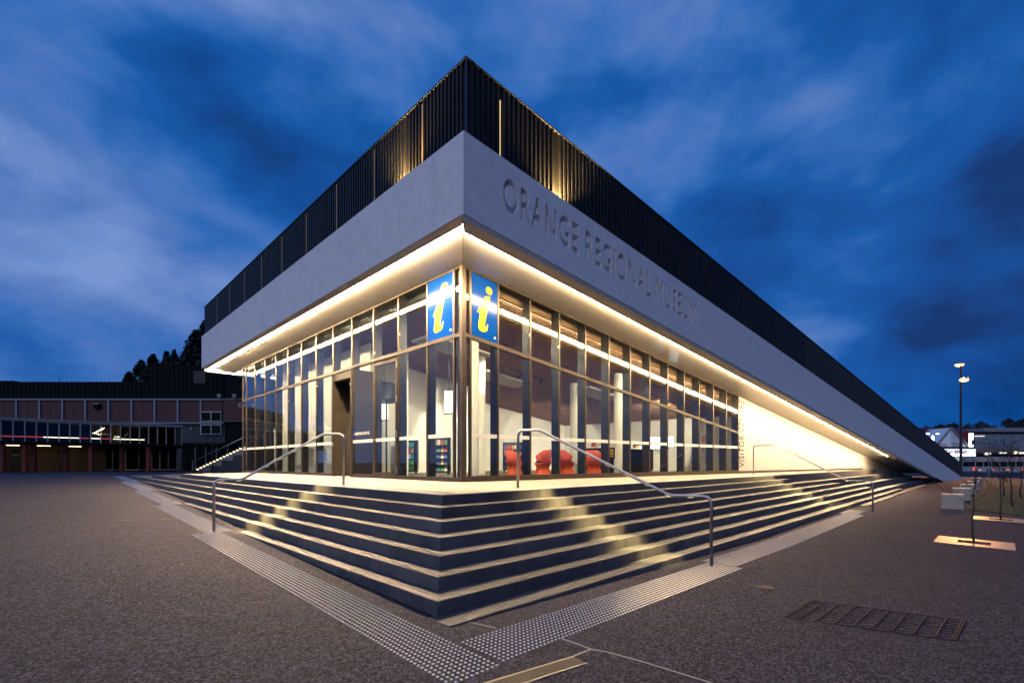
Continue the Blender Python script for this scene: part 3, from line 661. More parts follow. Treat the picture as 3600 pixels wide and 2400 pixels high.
def info_sign(P, label):
    """P(u, v, out): panel point, u across and v up in 0..1"""
    root = thing('information_sign', label, 'sign', tuple(P(0.5, 0, 0.012)), 'information signs on the glass corner')
    m = MB(); c4 = [P(0, 0, 0.0095), P(1, 0, 0.0095), P(1, 1, 0.0095), P(0, 1, 0.0095)]; c5 = [P(0, 0, 0.013), P(1, 0, 0.013), P(1, 1, 0.013), P(0, 1, 0.013)]
    m.hexa(c4, c5); m.build('panel', M_blue, root)
    m = MB(); A = [P(u_, v_, 0.0135) for u_, v_ in I_STEM]; Bv = [P(u_, v_, 0.0155) for u_, v_ in I_STEM]; n = len(A)
    m.add(A + Bv, [tuple(range(n - 1, -1, -1)), tuple(range(n, 2 * n))] + [(i, (i + 1) % n, n + (i + 1) % n, n + i) for i in range(n)]); m.build('letter_stem', M_yel, root)
    m = MB(); A = []; Bv = []
    for k in range(24):
        a = 2 * math.pi * k / 24; uu, vv = 0.675 + 0.125 * math.cos(a), 0.822 + 0.062 * math.sin(a); A.append(P(uu, vv, 0.0135)); Bv.append(P(uu, vv, 0.0155))
    n = 24; m.add(A + Bv, [tuple(range(n - 1, -1, -1)), tuple(range(n, 2 * n))] + [(i, (i + 1) % n, n + (i + 1) % n, n + i) for i in range(n)]); m.build('letter_dot', M_yel, root)
    m = MB(); A = []; Bv = []
    for k in range(16):
        a = 2 * math.pi * k / 16; uu, vv = 0.905 + 0.035 * math.cos(a), 0.085 + 0.018 * math.sin(a); A.append(P(uu, vv, 0.0135)); Bv.append(P(uu, vv, 0.0155))
    n = 16; m.add(A + Bv, [tuple(range(n - 1, -1, -1)), tuple(range(n, 2 * n))] + [(i, (i + 1) % n, n + (i + 1) % n, n + i) for i in range(n)]); m.build('small_mark', M_white, root)
yl0, yl1 = 0.335, 1.40
def PL(u_, v_, o): return Vector((-o, yl1 + (yl0 - yl1) * u_, ZTR + 0.05 + (ZT - ZTR - 0.105) * v_))
info_sign(PL, 'blue sign with yellow letter i on the left glass face of the corner')
ra0, ra1 = 0.245, 1.03
def PR(u_, v_, o):
    a = ra0 + (ra1 - ra0) * u_; return rf(a, o, ztr(a) + 0.05 + (zt(a) - ztr(a) - 0.105) * v_)
info_sign(PR, 'blue sign with yellow letter i on the right glass face of the corner')
# ================================================================== INSIDE THE MUSEUM
m = MB(); q = [Vector((0.05, 0.05, 0.006)), rf(31, -0.06, 0.006), Vector((31, 11.2, 0.006)), Vector((14, 17, 0.006)), Vector((0.05, 17.0, 0.006))]
m.add(q, [(0, 1, 2, 3, 4)]); m.build('interior_floor', M_floor, museum)
# walls
MB().box(7.6, 31, 11.2, 11.4, 0.0, 5.2).build('interior_wall', M_white, museum)
MB().box(3.4, 7.6, 9.0, 11.4, 0.0, 5.2).build('interior_wall', M_white, museum)
MB().box(1.55, 1.70, 7.3, 17.0, 0.0, 4.98).build('interior_wall', M_cream, museum)
MB().box(1.70, 3.6, 8.9, 9.0, 0.0, 5.0).build('interior_wall', M_cream, museum)
MB().box(17.4, 17.6, -1.1, 11.2, 0.0, 5.0).build('interior_wall', M_white, museum)
# white inner leaf behind the last panes, a doorway in it
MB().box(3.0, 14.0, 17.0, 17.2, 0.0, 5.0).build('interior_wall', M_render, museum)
MB().box(7.55, 7.60, 9.55, 10.5, 0.02, 2.2).build('interior_door', mat('pale_door', (0.55, 0.5, 0.42), 0.5), museum)
# ceiling: lining and battens that follow the slope of the roof
CZ = -0.055
def rc(a, off, dz): return rf(a, off, zt(a) + dz)
m = MB(); q = [rc(0.35, -0.30, CZ), rc(27, -0.30, CZ), rc(27, -13.5, CZ), Vector((0.33, 13.5, ZT + CZ + 0.09))]
m.add(q + [p + Vector((0, 0, 0.05)) for p in q], [(0, 1, 2, 3), (7, 6, 5, 4), (0, 4, 5, 1), (1, 5, 6, 2), (2, 6, 7, 3), (3, 7, 4, 0)]); m.build('ceiling_lining', mat('ceiling_dark_lining', (0.20, 0.13, 0.09), 0.7), museum)
m = MB(); off = -0.45
while off > -13.0:
    a0, a1 = 0.40 - math.tan(PHI) * (-off) , 26
    m.hexa([rc(a0, off, CZ - 0.05), rc(a1, off, CZ - 0.05), rc(a1, off - 0.06, CZ - 0.05), rc(a0, off - 0.06, CZ - 0.05)], [rc(a0, off, CZ - 0.002), rc(a1, off, CZ - 0.002), rc(a1, off - 0.06, CZ - 0.002), rc(a0, off - 0.06, CZ - 0.002)])
    off -= 0.115
tag(m.build('ceiling_battens', M_timber, museum), kind='stuff')
# plain plaster ceiling behind the left facade, bulkheads hiding the added fill strips
MB().box(0.24, 3.4, 5.0, 17.0, ZT - 0.10, ZT - 0.05).build('plaster_ceiling', M_white, museum)
slope_bar(0.25, A_GL, -0.34, -0.28, zt, -0.20, 0.0, 'bulkhead', M_timber)
M_fill = mat('fill_light_strip', (1, 1, 1), 0.5, emis=(1.0, 0.80, 0.52), estr=115)  # unseen glowing strips, added to brighten the rooms
slope_bar(0.5, A_GL - 0.2, -0.37, -0.345, zt, -0.168, -0.085, 'fill_light_strip', M_fill)
MB().box(0.26, 0.32, 0.3, 17.0, ZT - 0.22, ZT - 0.06).build('bulkhead', M_fin, museum)
MB().box(0.325, 0.345, 0.6, 7.0, ZT - 0.19, ZT - 0.13).build('fill_light_strip', mat('fill_light_strip_soft', (1, 1, 1), 0.5, emis=(1.0, 0.80, 0.52), estr=22), museum)
MB().box(0.325, 0.345, 7.2, 16.8, ZT - 0.19, ZT - 0.14).build('fill_light_strip', mat('fill_light_strip_dim', (1, 1, 1), 0.5, emis=(1.0, 0.80, 0.52), estr=9), museum)
# services and white rafts under the battens
for (a, o, w_, l_) in ((1.8, -4.4, 1.3, 2.6), (5.5, -6.2, 1.2, 2.4), (9.5, -4.2, 1.2, 2.4)):
    mm = MB(); mm.hexa([rc(a, o, CZ - 0.14), rc(a + l_, o, CZ - 0.14), rc(a + l_, o - w_, CZ - 0.14), rc(a, o - w_, CZ - 0.14)], [rc(a, o, CZ - 0.055), rc(a + l_, o, CZ - 0.055), rc(a + l_, o - w_, CZ - 0.055), rc(a, o - w_, CZ - 0.055)]); mm.build('ceiling_raft', M_white, museum)
# round columns
for px, dep, rad in ((1670, 15.0, 0.115), (1694, 17.6, 0.125), (2019, 20.5, 0.18), (2175, 18.5, 0.18), (1420, 17.5, 0.16), (1300, 20, 0.16)):
    p = at(px, 1650, dep); a = p.dot(D)
    MB().lathe((p.x, p.y, 0.0), [(rad, 0.01), (rad, min(zt(a), ZT) + CZ)], 24).build('column', M_white, museum, smooth=False)
# track lights: rail, heads, and the lamp inside each head
M_lens = mat('spot_lens', (1, 0.95, 0.8), 0.4, emis=(1.0, 0.86, 0.62), estr=30)
def track_light(a, off, l_, heads, label):
    p0 = rc(a, off, CZ - 0.32); p1 = rc(a + l_, off, CZ - 0.32)
    root = thing('track_light', label, 'track light', tuple(p0), 'track lights under the timber ceiling')
    MB().tube([p0, p1], 0.018, 6).build('rail', M_dark, root)
    for q in (p0, p1): MB().tube([q, q + Vector((0, 0, 0.26))], 0.006, 5).build('hanger', M_dark, root)
    for t_, tgt, pw, sz in heads:
        b = p0.lerp(p1, t_); tgt = Vector(tgt); dr = (tgt - b).normalized(); c = b + Vector((0, 0, -0.10)); e = c + dr * 0.17
        hd = MB().tube([b, c], 0.008, 5).tube([c - dr * 0.05, e], 0.045, 10).build('lamp_head', M_dark, root)
        MB().tube([e + dr * 0.001, e + dr * 0.004], 0.036, 10).build('lens', M_lens, hd)
        ld = bpy.data.lights.new('spot_lamp', 'SPOT'); ld.energy = pw; ld.color = (1.0, 0.84, 0.6); ld.spot_size = R_(sz); ld.spot_blend = 0.18; ld.shadow_soft_size = 0.035
        lo = bpy.data.objects.new('spot_lamp', ld); col.objects.link(lo); lo.location = e + dr * 0.02; lo.rotation_euler = (-dr).to_track_quat('Z', 'Y').to_euler(); put(lo, root)
PW = 1500
track_light(1.6, -2.6, 2.2, [(0.1, (3.2, 7.6, 0.2), PW, 60), (0.85, (8.6, 11.2, 1.8), PW, 34)], 'black track light hung nearest the glass corner')
track_light(4.6, -4.6, 2.6, [(0.15, (10.2, 11.2, 1.7), PW, 36), (0.5, (6.2, 9.0, 1.5), PW, 40), (0.9, (12.4, 11.2, 1.6), PW, 34)], 'black track light hung over the red chairs')
track_light(8.6, -4.9, 2.4, [(0.2, (14.6, 11.2, 1.5), PW, 36), (0.85, (16.6, 11.2, 1.4), PW, 36)], 'black track light hung beside the second white raft')
track_light(10.4, -2.2, 2.2, [(0.2, (13.0, 4.5, 0.6), PW, 70), (0.85, (20, 8, 1.2), PW, 60)], 'black track light hung over the counter')
# glowing lanterns seen through the left facade
M_lan = mat('lantern_glass', (1, 1, 0.9), 0.4, emis=(1.0, 0.90, 0.66), estr=3.2)
def lantern(px0, px1, py0, py1, dep, label):
    a, b = at(px0, py1, dep), at(px1, py0, dep); w_ = (px1 - px0) / FPX * dep
    root = thing('lantern', label, 'lantern', tuple(Vector((a.x, a.y, a.z)) + Rv * w_ / 2), 'glowing lanterns behind the left glass')
    for k in range(2):
        MB().obox(a, Rv, Fv, Uv, w_ * (0.5 * k + 0.03), w_ * (0.5 * k + 0.47), 0, 0.12, 0.04, b.z - a.z - 0.04).build('lit_panel', M_lan, root)
    MB().obox(a, Rv, Fv, Uv, 0, w_, -0.01, 0.13, b.z - a.z - 0.04, b.z - a.z).build('cap', M_dark, root)
    MB().obox(a, Rv, Fv, Uv, 0, w_, -0.01, 0.13, 0, 0.04).build('base', M_dark, root)
    MB().tube([b - Rv * w_ / 2 + Fv * 0.06, Vector((b.x, b.y, 4.75)) - Rv * w_ / 2 + Fv * 0.06], 0.008, 5).build('cable', M_dark, root)
lantern(1562, 1593, 1370, 1454, 16.2, 'tall glowing lantern hung behind the pane next to the glass corner')
lantern(1336, 1362, 1412, 1478, 18.6, 'short glowing lantern hung behind the hinged glass door')
# red tub chairs
def tub_chair(p, rot, label):
    root = thing('tub_chair', label, 'chair', tuple(p), 'red tub chairs by the window')
    def sh(m): m.v = [tuple(Matrix.Rotation(rot, 4, 'Z') @ Vector(v_) + Vector(p)) for v_ in m.v]; return m
    b = MB().lathe((0, 0, 0), [(0.31, 0.0), (0.29, 0.05), (0.22, 0.20), (0.205, 0.28), (0.25, 0.38), (0.29, 0.43), (0.05, 0.44)], 24); sh(b).build('base', M_red, root, smooth=True)
    s_ = MB(); n = 18; inner = []; outer = []
    for k in range(n + 1):
        a = R_(-118 + 236 * k / n); edge = abs(k / n - 0.5) * 2
        h = 0.86 - 0.20 * max(0, edge - 0.55) / 0.45
        for (rr, z) in ((0.285, 0.40), (0.27, 0.55), (0.335, h)): outer.append((rr * math.cos(a), rr * math.sin(a), z))
        for (rr, z) in ((0.235, 0.40), (0.225, 0.55), (0.295, h)): inner.append((rr * math.cos(a), rr * math.sin(a), z))
    no = len(outer); s_.v = outer + inner
    for k in range(n):
        for j in range(2):
            o = k * 3 + j; s_.f.append((o, o + 3, o + 4, o + 1)); s_.f.append((no + o, no + o + 1, no + o + 4, no + o + 3))
        o = k * 3 + 2; s_.f.append((o, o + 3, no + o + 3, no + o)); o = k * 3; s_.f.append((o, no + o, no + o + 3, o + 3))
    for o in (0, n * 3): s_.f.append((o, o + 1, no + o + 1, no + o)); s_.f.append((o + 1, o + 2, no + o + 2, no + o + 1))
    sh(s_).build('backrest', M_red, root, smooth=True)
    c = MB().lathe((0, 0, 0), [(0.22, 0.442), (0.235, 0.46), (0.22, 0.49), (0.05, 0.50)], 20); sh(c).build('seat_cushion', M_dark if 'dark' in label else M_red, root, smooth=True)
for px, dep, rot, lab in ((1808, 16.0, 2.6, 'orange red tub chair next to the brochure rack, behind the handrail post'), (1908, 15.6, -0.5, 'orange red tub chair with a dark seat between two others'), (1993, 15.9, 2.4, 'orange red tub chair beside the dark seated one'), (2088, 16.2, 3.0, 'orange red tub chair standing next to the counter end')):
    p = at(px, 1660, dep); p.z = 0.01; tub_chair(p, rot, lab)
# brochure racks
BRO = [mat('brochure_%s' % nm_, c, 0.5) for nm_, c in (('red', (0.5, 0.06, 0.04)), ('teal', (0.05, 0.3, 0.3)), ('white', (0.7, 0.7, 0.68)), ('ochre', (0.6, 0.38, 0.06)), ('navy', (0.04, 0.07, 0.25)), ('green', (0.1, 0.3, 0.08)))]
def rack(p, w_, h_, label, rows=4):
    root = thing('brochure_rack', label, 'brochure rack', tuple(p), 'dark brochure racks')
    MB().obox(p, Rv, Fv, Uv, -w_ / 2, w_ / 2, 0.16, 0.20, 0.08, h_).build('back_panel', M_dark, root)
    for s_ in (-1, 1):
        MB().obox(p, Rv, Fv, Uv, s_ * w_ / 2 - 0.02, s_ * w_ / 2 + 0.02, -0.12, 0.20, 0.08, h_).build('side_panel', M_dark, root)
        for f_ in (-0.06, 0.14): MB().lathe(p + Rv * s_ * (w_ / 2 - 0.06) + Fv * f_, [(0.03, 0.01), (0.035, 0.04), (0.03, 0.08)], 8).build('castor', M_dark, root)
    for k in range(rows):
        z = 0.12 + k * (h_ - 0.2) / rows
        MB().obox(p, Rv, Fv, Uv, -w_ / 2 + 0.02, w_ / 2 - 0.02, -0.10, 0.16, z, z + 0.025).build('shelf', M_dark, root)
        x = -w_ / 2 + 0.05
        while x < w_ / 2 - 0.13:
            b = MB().obox(p, Rv, (Fv + Uv * 2.6).normalized(), Fv, x, x + 0.10, 0, 0.21, -0.02, -0.008); b.v = [(v_[0], v_[1], v_[2] + z + 0.025) for v_ in b.v]
            b.build('brochure', random.choice(BRO), root); x += 0.125
def fl(px, dep): p = at(px, 1660, dep); p.z = 0.01; return p
rack(fl(1803, 23.5), 0.95, 1.45, 'dark brochure rack on castors against the white wall')
rack(fl(1545, 17.2), 0.75, 1.35, 'dark brochure rack behind the pane next to the corner post', 5)
rack(fl(1432, 19.4), 0.8, 1.35, 'dark brochure rack beside the hinged glass door', 5)
rack(fl(2262, 24.5), 0.9, 1.5, 'dark brochure rack behind the counter')
# counter with upright books
p = fl(2112, 19.5)
ct = thing('reception_counter', 'dark reception counter with a pale top', 'counter', tuple(p))
MB().obox(p, D, ND, Uv, -0.6, 2.6, -0.35, 0.35, 0.05, 1.02).build('body', M_void, ct); MB().obox(p, D, ND, Uv, -0.65, 2.65, -0.40, 0.40, 1.02, 1.07).build('top', M_white, ct)
MB().obox(p, D, ND, Uv, -0.55, 2.55, -0.32, 0.30, 0.0, 0.05).build('plinth', M_dark, ct)
for k in range(9):
    b = p + D * (-0.5 + 0.26 * k) + Vector((0, 0, 1.072))
    bk_ = MB().obox(b, D, (Uv + D * 0.35).normalized(), ND, 0, 0.025, 0, 0.30, -0.1, 0.11).build('display_book', random.choice(BRO[2:4] + BRO[:1]))
    tag(bk_, 'pale book leaning upright on the reception counter', 'book', 'books displayed along the counter')
# lit screens
M_scr = mat('lit_screen', (0.8, 0.9, 1), 0.3, emis=(0.80, 0.90, 1.0), estr=2.2)
def screen(px0, px1, py0, py1, dep, label):
    a, b = at(px0, py1, dep), at(px1, py0, dep); w_ = (px1 - px0) / FPX * dep; h_ = b.z - a.z
    root = thing('display_screen', label, 'screen', tuple(a), 'lit screens above the counter')
    MB().obox(a, Rv, Fv, Uv, -0.02, w_ + 0.02, 0.005, 0.06, -0.02, h_ + 0.02).build('casing', M_dark, root)
    MB().obox(a, Rv, Fv, Uv, 0, w_, 0, 0.004, 0, h_).build('lit_face', M_scr, root)
    MB().obox(a, Rv, Fv, Uv, w_ / 2 - 0.03, w_ / 2 + 0.03, 0.02, 0.05, min(-0.05, 1.07 - a.z), -0.02).build('stand', M_dark, root)
screen(2284, 2329, 1536, 1577, 20.6, 'widest bright white screen above the counter')
screen(2332, 2369, 1533, 1570, 21.6, 'bright white screen in the middle of the three')
screen(2381, 2392, 1531, 1568, 22.4, 'narrow upright bright white screen')
# posters on the inner wall near the last panes
for px0, px1, py0, py1, dep, lab, mt in ((2461, 2486, 1528, 1557, 24, 'poster with red lettering above a smaller one on the inner wall', BRO[2]), (2463, 2478, 1568, 1592, 24, 'small white poster below the larger one on the inner wall', BRO[2]), (2142, 2162, 1572, 1612, 17.5, 'black notice with yellow lines beside the round white column', M_dark)):
    a, b = at(px0, py1, dep), at(px1, py0, dep); w_ = (px1 - px0) / FPX * dep
    root = thing('poster', lab, 'poster', tuple(a)); MB().obox(a, Rv, Fv, Uv, 0, w_, 0, 0.02, 0, b.z - a.z).build('sheet', mt, root)
    for k in range(4): MB().obox(a, Rv, Fv, Uv, w_ * 0.15, w_ * random.uniform(0.6, 0.9), -0.004, -0.001, (b.z - a.z) * (0.16 + 0.19 * k), (b.z - a.z) * (0.27 + 0.19 * k)).build('printed_line', M_yel if mt is M_dark else BRO[0], root)
# white hanging cloths of the display behind the left facade
def cloth(y, x, w_, h0, h1, label):
    root = thing('hanging_cloth', label, 'cloth', (x, y, h0), 'white cloths hung behind the left facade')
    m = MB(); n, r_ = 12, 8
    for j in range(r_ + 1):
        for k in range(n + 1):
            t_ = k / n; q_ = j / r_; sag = 0.35 * (4 * (t_ - 0.5) ** 2) * q_; z = h0 + (h1 - h0) * q_ - (1 - 4 * (t_ - 0.5) ** 2) * 0.22 * q_
            m.v.append((x + 0.05 * math.sin(t_ * 17 + y) * (1.2 - q_), y + (t_ - 0.5) * w_ * (0.35 + 0.65 * q_), z))
    for j in range(r_):
        for k in range(n): o = j * (n + 1) + k; m.f.append((o, o + 1, o + n + 2, o + n + 1))
    o = m.build('drape', M_white, root, smooth=True); sd_ = o.modifiers.new('thickness', 'SOLIDIFY'); sd_.thickness = 0.006
    for s_ in (-1, 1): MB().tube([(x, y + s_ * w_ / 2, h1), (x, y + s_ * w_ / 2, ZT - 0.1)], 0.004, 5).build('cord', M_dark, root)
for k, y in enumerate((8.9, 10.4, 11.9, 13.3, 14.6)): cloth(y, 0.75 + 0.1 * (k % 2), 0.95, 0.25, 2.0 + 0.12 * (k % 3), ('white cloth hung in folds nearest the entrance', 'white cloth hung in folds second from the entrance', 'white cloth hung in folds, middle one of the five', 'white cloth hung in folds fourth from the entrance', 'white cloth hung in folds nearest the far end of the glass')[k])
# vinyl words on the pane left of the hinged door
o = Vector((-0.0095, 5.35, 1.30)); mw = Matrix(((0, 0, -1, o.x), (-1, 0, 0, o.y), (0, 1, 0, o.z), (0, 0, 0, 1)))
text_obj('lettering', 'VISITOR CENTRE', 0.13, M_frost, mw, museum, 0.0008, xs=0.95)
MB().box(-0.0125, -0.0095, 5.37, 5.50, 1.27, 1.50).build('vinyl_tile', M_blue, museum)
o = Vector((-0.0145, 5.46, 1.30)); mw = Matrix(((0, 0, -1, o.x), (-1, 0, 0, o.y), (0, 1, 0, o.z), (0, 0, 0, 1)))
text_obj('lettering', 'i', 0.22, M_yel, mw, museum, 0.0008, xs=0.9, shear=0.3)
# ================================================================== PLAZA
def arc_pts(p0, p1, p2, r, n=5):
    """points rounding the corner p1 between p0 and p2"""
    a = (p0 - p1).normalized(); b = (p2 - p1).normalized(); s_ = p1 + a * r; e = p1 + b * r
    return [(s_.lerp(p1, t)).lerp(p1.lerp(e, t), t) for t in [k / n for k in range(n + 1)]]
def handrail(up, lo, hu, hl, eu, el, label, aims):
    root = thing('handrail', label, 'handrail', tuple(lo), 'stainless handrails on the museum steps')
    h = Vector((lo.x - up.x, lo.y - up.y, 0)); Lh = h.length; h.normalize()
    A = up + Vector((0, 0, hu)); B = A + h * eu; E_ = lo + Vector((0, 0, hl)); Dd = E_ - h * el
    pts = [up] + arc_pts(up, A, B, 0.11) + arc_pts(A, B, Dd, 0.05, 3) + arc_pts(B, Dd, E_, 0.05, 3) + arc_pts(Dd, E_, lo, 0.13) + [lo - Vector((0, 0, 0.03))]
    MB().tube(pts, 0.0245, 14).build('rail', M_steel, root, smooth=True)
    for q in (up, lo): MB().lathe(q, [(0.042, -0.01), (0.042, 0.006)], 16).build('base_flange', M_steel, root)
    # lamps let into the underside of the sloping length
    n = len(aims)
    for k in range(n):
        sk_ = (Dd - B).length * (k + 0.35) / n + 0.55; sl_ = (Dd - B).length; q = (B + (Dd - B).normalized() * sk_ if sk_ < sl_ else Dd + (E_ - Dd).normalized() * min(sk_ - sl_, el - 0.15)) - Vector((0, 0, 0.0235)); dr = ((Dd - B) if sk_ < sl_ else (E_ - Dd)).normalized(); aim = (aims[k] - q).normalized()
        MB().tube([q - dr * 0.04, q + dr * 0.04], 0.006, 8).build('rail_lamp', M_led2, root)
        ld = bpy.data.lights.new('rail_lamp_light', 'SPOT'); ld.energy = 190; ld.color = (1.0, 0.74, 0.30); ld.spot_size = R_(62); ld.spot_blend = 1.0; ld.shadow_soft_size = 0.02
        lo_ = bpy.data.objects.new('rail_lamp_light', ld); col.objects.link(lo_); lo_.location = q + Vector((0, 0, -0.045)) + aim * 0.02; lo_.rotation_euler = (-aim).to_track_quat('Z', 'Y').to_euler(); put(lo_, root)
def base(px, py): return gnd(px, py)
uL, lL = onz(1207.6, 1704, -0.022), base(752, 1868); uR, lR = onz(1821, 1715, -0.022), base(2501, 1989); u3, l3 = onz(2649, 1667, -0.022), base(3068, 1801)
def hpx(p, py): dep = (p - CAM).dot(Fv); return CAM.z + (HY - py) / FPX * dep - p.z
handrail(uL, lL, hpx(uL, 1526), hpx(lL, 1693 - 8), 0.40, 0.50, 'stainless handrail on the left flight of steps, before the entrance', [onx(px_, py_, -EX - i_ * WX) for i_, (px_, py_) in enumerate(((1135, 1727), (1080, 1755), (1030, 1787), (985, 1817), (940, 1848), (885, 1862)))])
handrail(uR, lR, hpx(uR, 1513), hpx(lR, 1744), 0.42, 0.62, 'stainless handrail near the corner of the right flight of steps', [onplane(px_, py_, NS, E0 + i_ * WY) for i_, (px_, py_) in enumerate(((1892, 1733), (1961, 1770), (2020, 1808), (2076, 1847), (2147, 1888), (2205, 1922), (2300, 1962)))])
handrail(u3, l3, hpx(u3, 1566), hpx(l3, 1690), 0.85, 0.75, 'stainless handrail before the white wall on the right flight', [onplane(px_, py_, NS, E0 + i_ * WY) for i_, (px_, py_) in enumerate(((2693, 1678), (2729, 1692), (2767, 1709), (2804, 1725), (2843, 1741), (2882, 1756), (2923, 1773), (2985, 1795)))])

# ---- tactile studs: too many to pick apart singly
def one_stud(m, p, z, r, h, n=6):
    q = len(m.v)
    for (rr, zz) in ((r, z), (r * 0.62, z + h)):
        for k in range(n): a = 2 * math.pi * k / n; m.v.append((p.x + rr * math.cos(a), p.y + rr * math.sin(a), zz))
    for k in range(n): m.f.append((q + k, q + (k + 1) % n, q + n + (k + 1) % n, q + n + k))
    m.f.append(tuple(q + n + k for k in range(n)))
def stud_strip(quads, label, mt=M_stud, r=0.0145, h=0.0065, pitch=0.05, flat=None, single=140):
    pts = []
    for (o, ua, ub, la_, lb_) in quads:
        for i in range(int(la_ / pitch)):
            for j in range(int(lb_ / pitch)): pts.append(o + ua * (i + 0.5) * pitch + ub * (j + 0.5) * pitch)
    # the studs that show largest are parts of their own, the rest one mass
    def key(p):
        d_ = p - CAM; dep = d_.dot(Fv); px_ = 1800 + FPX * d_.dot(Rv) / max(dep, 0.1); py_ = HY + FPX * 1.55 / max(dep, 0.1)
        return dep + (1000 if not (0 < px_ < 3600 and py_ < 2400) else 0)
    pts.sort(key=key); p0_ = pts[0]; root = thing('tactile_strip', label, 'tactile strip', (p0_.x, p0_.y, g(p0_.x, p0_.y) if flat is None else flat(p0_)))
    proto = MB(); one_stud(proto, Vector((0, 0, 0)), 0.0, r, h); pm_ = proto.mesh('stud', mt)
    for p in pts[:single]:
        o = bpy.data.objects.new('stud', pm_); col.objects.link(o); o.location = (p.x, p.y, g(p.x, p.y) if flat is None else flat(p)); put(o, root)
    m = MB()
    for p in pts[single:]: one_stud(m, p, g(p.x, p.y) if flat is None else flat(p), r, h)
    tag(m.build('studs', mt, root), kind='stuff')
ct = gnd(1618, 2253)
X0, X1 = -4.97, -4.43                       # first left strip
lq = [(Vector((X0, -6.1, 0)), Vector((0, 1, 0)), Vector((1, 0, 0)), 8.15, X1 - X0)]
prev = 2.05
for k, ye in enumerate((8.3, 14.6, 21.0, 27.3)):
    lq.append((Vector((X0 + WX * (k + 1), prev, 0)), Vector((0, 1, 0)), Vector((1, 0, 0)), ye - prev, X1 - X0)); prev = ye
stud_strip(lq, 'steel tactile studs in a staggered strip along the foot of the left steps')
o1 = E0 + 7 * WY + 0.33; a1 = Vector((X1, -5.5, 0)).dot(S)
rq = [(st(a1, o1, 0), S, NS, 0.62 - a1 + 0.1, 0.58), (st(0.72, o1 - 0.12, 0), S, NS, 11.0, 0.58), (st(11.72, o1 - 0.25, 0), S, NS, 1.6, 0.5)]
stud_strip(rq, 'steel tactile studs in a strip along the foot of the right steps')
tz = lambda p: ZE + 0.001
tl_ = [(Vector((-EX + 0.075, -EY + 0.3, 0)), Vector((0, 1, 0)), Vector((1, 0, 0)), 18.2, 0.30)]
tr_ = [(st(-EX + 0.36, E0 - 0.375, 0), S, NS, 15.6, 0.30)]
M_studw = mat('white_tactile', (0.72, 0.68, 0.60), 0.45)
stud_strip(tl_, 'pale tactile studs along the terrace edge above the left steps', M_studw, 0.017, 0.006, 0.05, tz, 60)
stud_strip(tr_, 'pale tactile studs along the terrace edge above the right steps', M_studw, 0.017, 0.006, 0.05, tz, 60)

# ---- slot drain
dr0, dr1 = gnd(2020, 2309), gnd(2082, 2325)
dax = (gnd(1700, 2405) - dr0); dax.z = 0; dax.normalize(); dn = Vector((-dax.y, dax.x, 0)); 
if dn.dot(dr1 - dr0) < 0: dn = -dn
wd_ = (dr1 - dr0).dot(dn); Ld = 2.4
root = thing('slot_drain', 'stainless slot drain with lengthwise bars in the paving', 'drain', tuple(dr0))
zz = lambda p: g(p.x, p.y)
def on_g(o, a, b, a0, a1, b0, b1, h0, h1, name, mt, parent):
    P = [o + a * s_ + b * t_ for s_, t_ in ((a0, b0), (a1, b0), (a1, b1), (a0, b1))]
    m = MB(); m.hexa([(p.x, p.y, zz(p) + h0) for p in P], [(p.x, p.y, zz(p) + h1) for p in P]); return m.build(name, mt, parent)
on_g(dr0, dax, dn, 0.02, Ld, 0.0, wd_, 0.001, 0.004, 'channel', M_void, root)
for b0 in (-0.012, wd_): on_g(dr0, dax, dn, 0, Ld, b0, b0 + 0.012, -0.01, 0.0105, 'edge_angle', M_steel, root)
nb = 6
for k in range(nb):
    b = wd_ * (k + 0.5) / nb; on_g(dr0, dax, dn, 0.01, Ld, b - 0.0036, b + 0.0036, 0.0, 0.010, 'bar', mat('drain_bar', (0.24, 0.22, 0.20), 0.45, 0.8), root)
# ---- rusty mesh panel over a tree pit
G = [gnd(2762, 2170), gnd(2855, 2112), gnd(3397, 2182), gnd(3363, 2253)]
root = thing('mesh_panel', 'rusty steel bar mesh panel laid flush in the paving', 'mesh panel', tuple(G[0]))
def gq(u_, v_): p = (G[0] * (1 - v_) + G[1] * v_) * (1 - u_) + (G[3] * (1 - v_) + G[2] * v_) * u_; return Vector((p.x, p.y, g(p.x, p.y)))
for k in range(10):
    u_ = (0.0, 0.085, 0.19, 0.305, 0.42, 0.53, 0.645, 0.765, 0.885, 0.985)[k]
    for du in ((-0.008, 0.008) if k in (0, 9) else (0.0,)):
        MB().tube([gq(u_ + du, 0) + Uv * 0.010, gq(u_ + du, 1) + Uv * 0.010], 0.0055, 6).build('cross_bar', M_rust, root)
for k in range(9):
    v_ = k / 8; MB().tube([gq(0, v_) + Uv * 0.004, gq(1, v_) + Uv * 0.004], 0.0026 if 0 < k < 8 and k != 4 else 0.0045, 5).build('long_bar', M_rust, root)
# ---- small access cover
p = gnd(2690, 2066); root = thing('access_cover', 'small round dark cast iron access cover in the paving', 'access cover', tuple(p))
MB().lathe(p, [(0.11, 0.001), (0.11, 0.008)], 24).build('rim', M_rust, root); MB().lathe(p, [(0.09, 0.0085), (0.09, 0.012)], 20).build('lid', M_dark, root)
for k in range(5): on_g(p, Vector((1, 0, 0)), Vector((0, 1, 0)), -0.07, 0.07, -0.06 + 0.028 * k, -0.05 + 0.028 * k, 0.0125, 0.016, 'rib', M_rust, root)
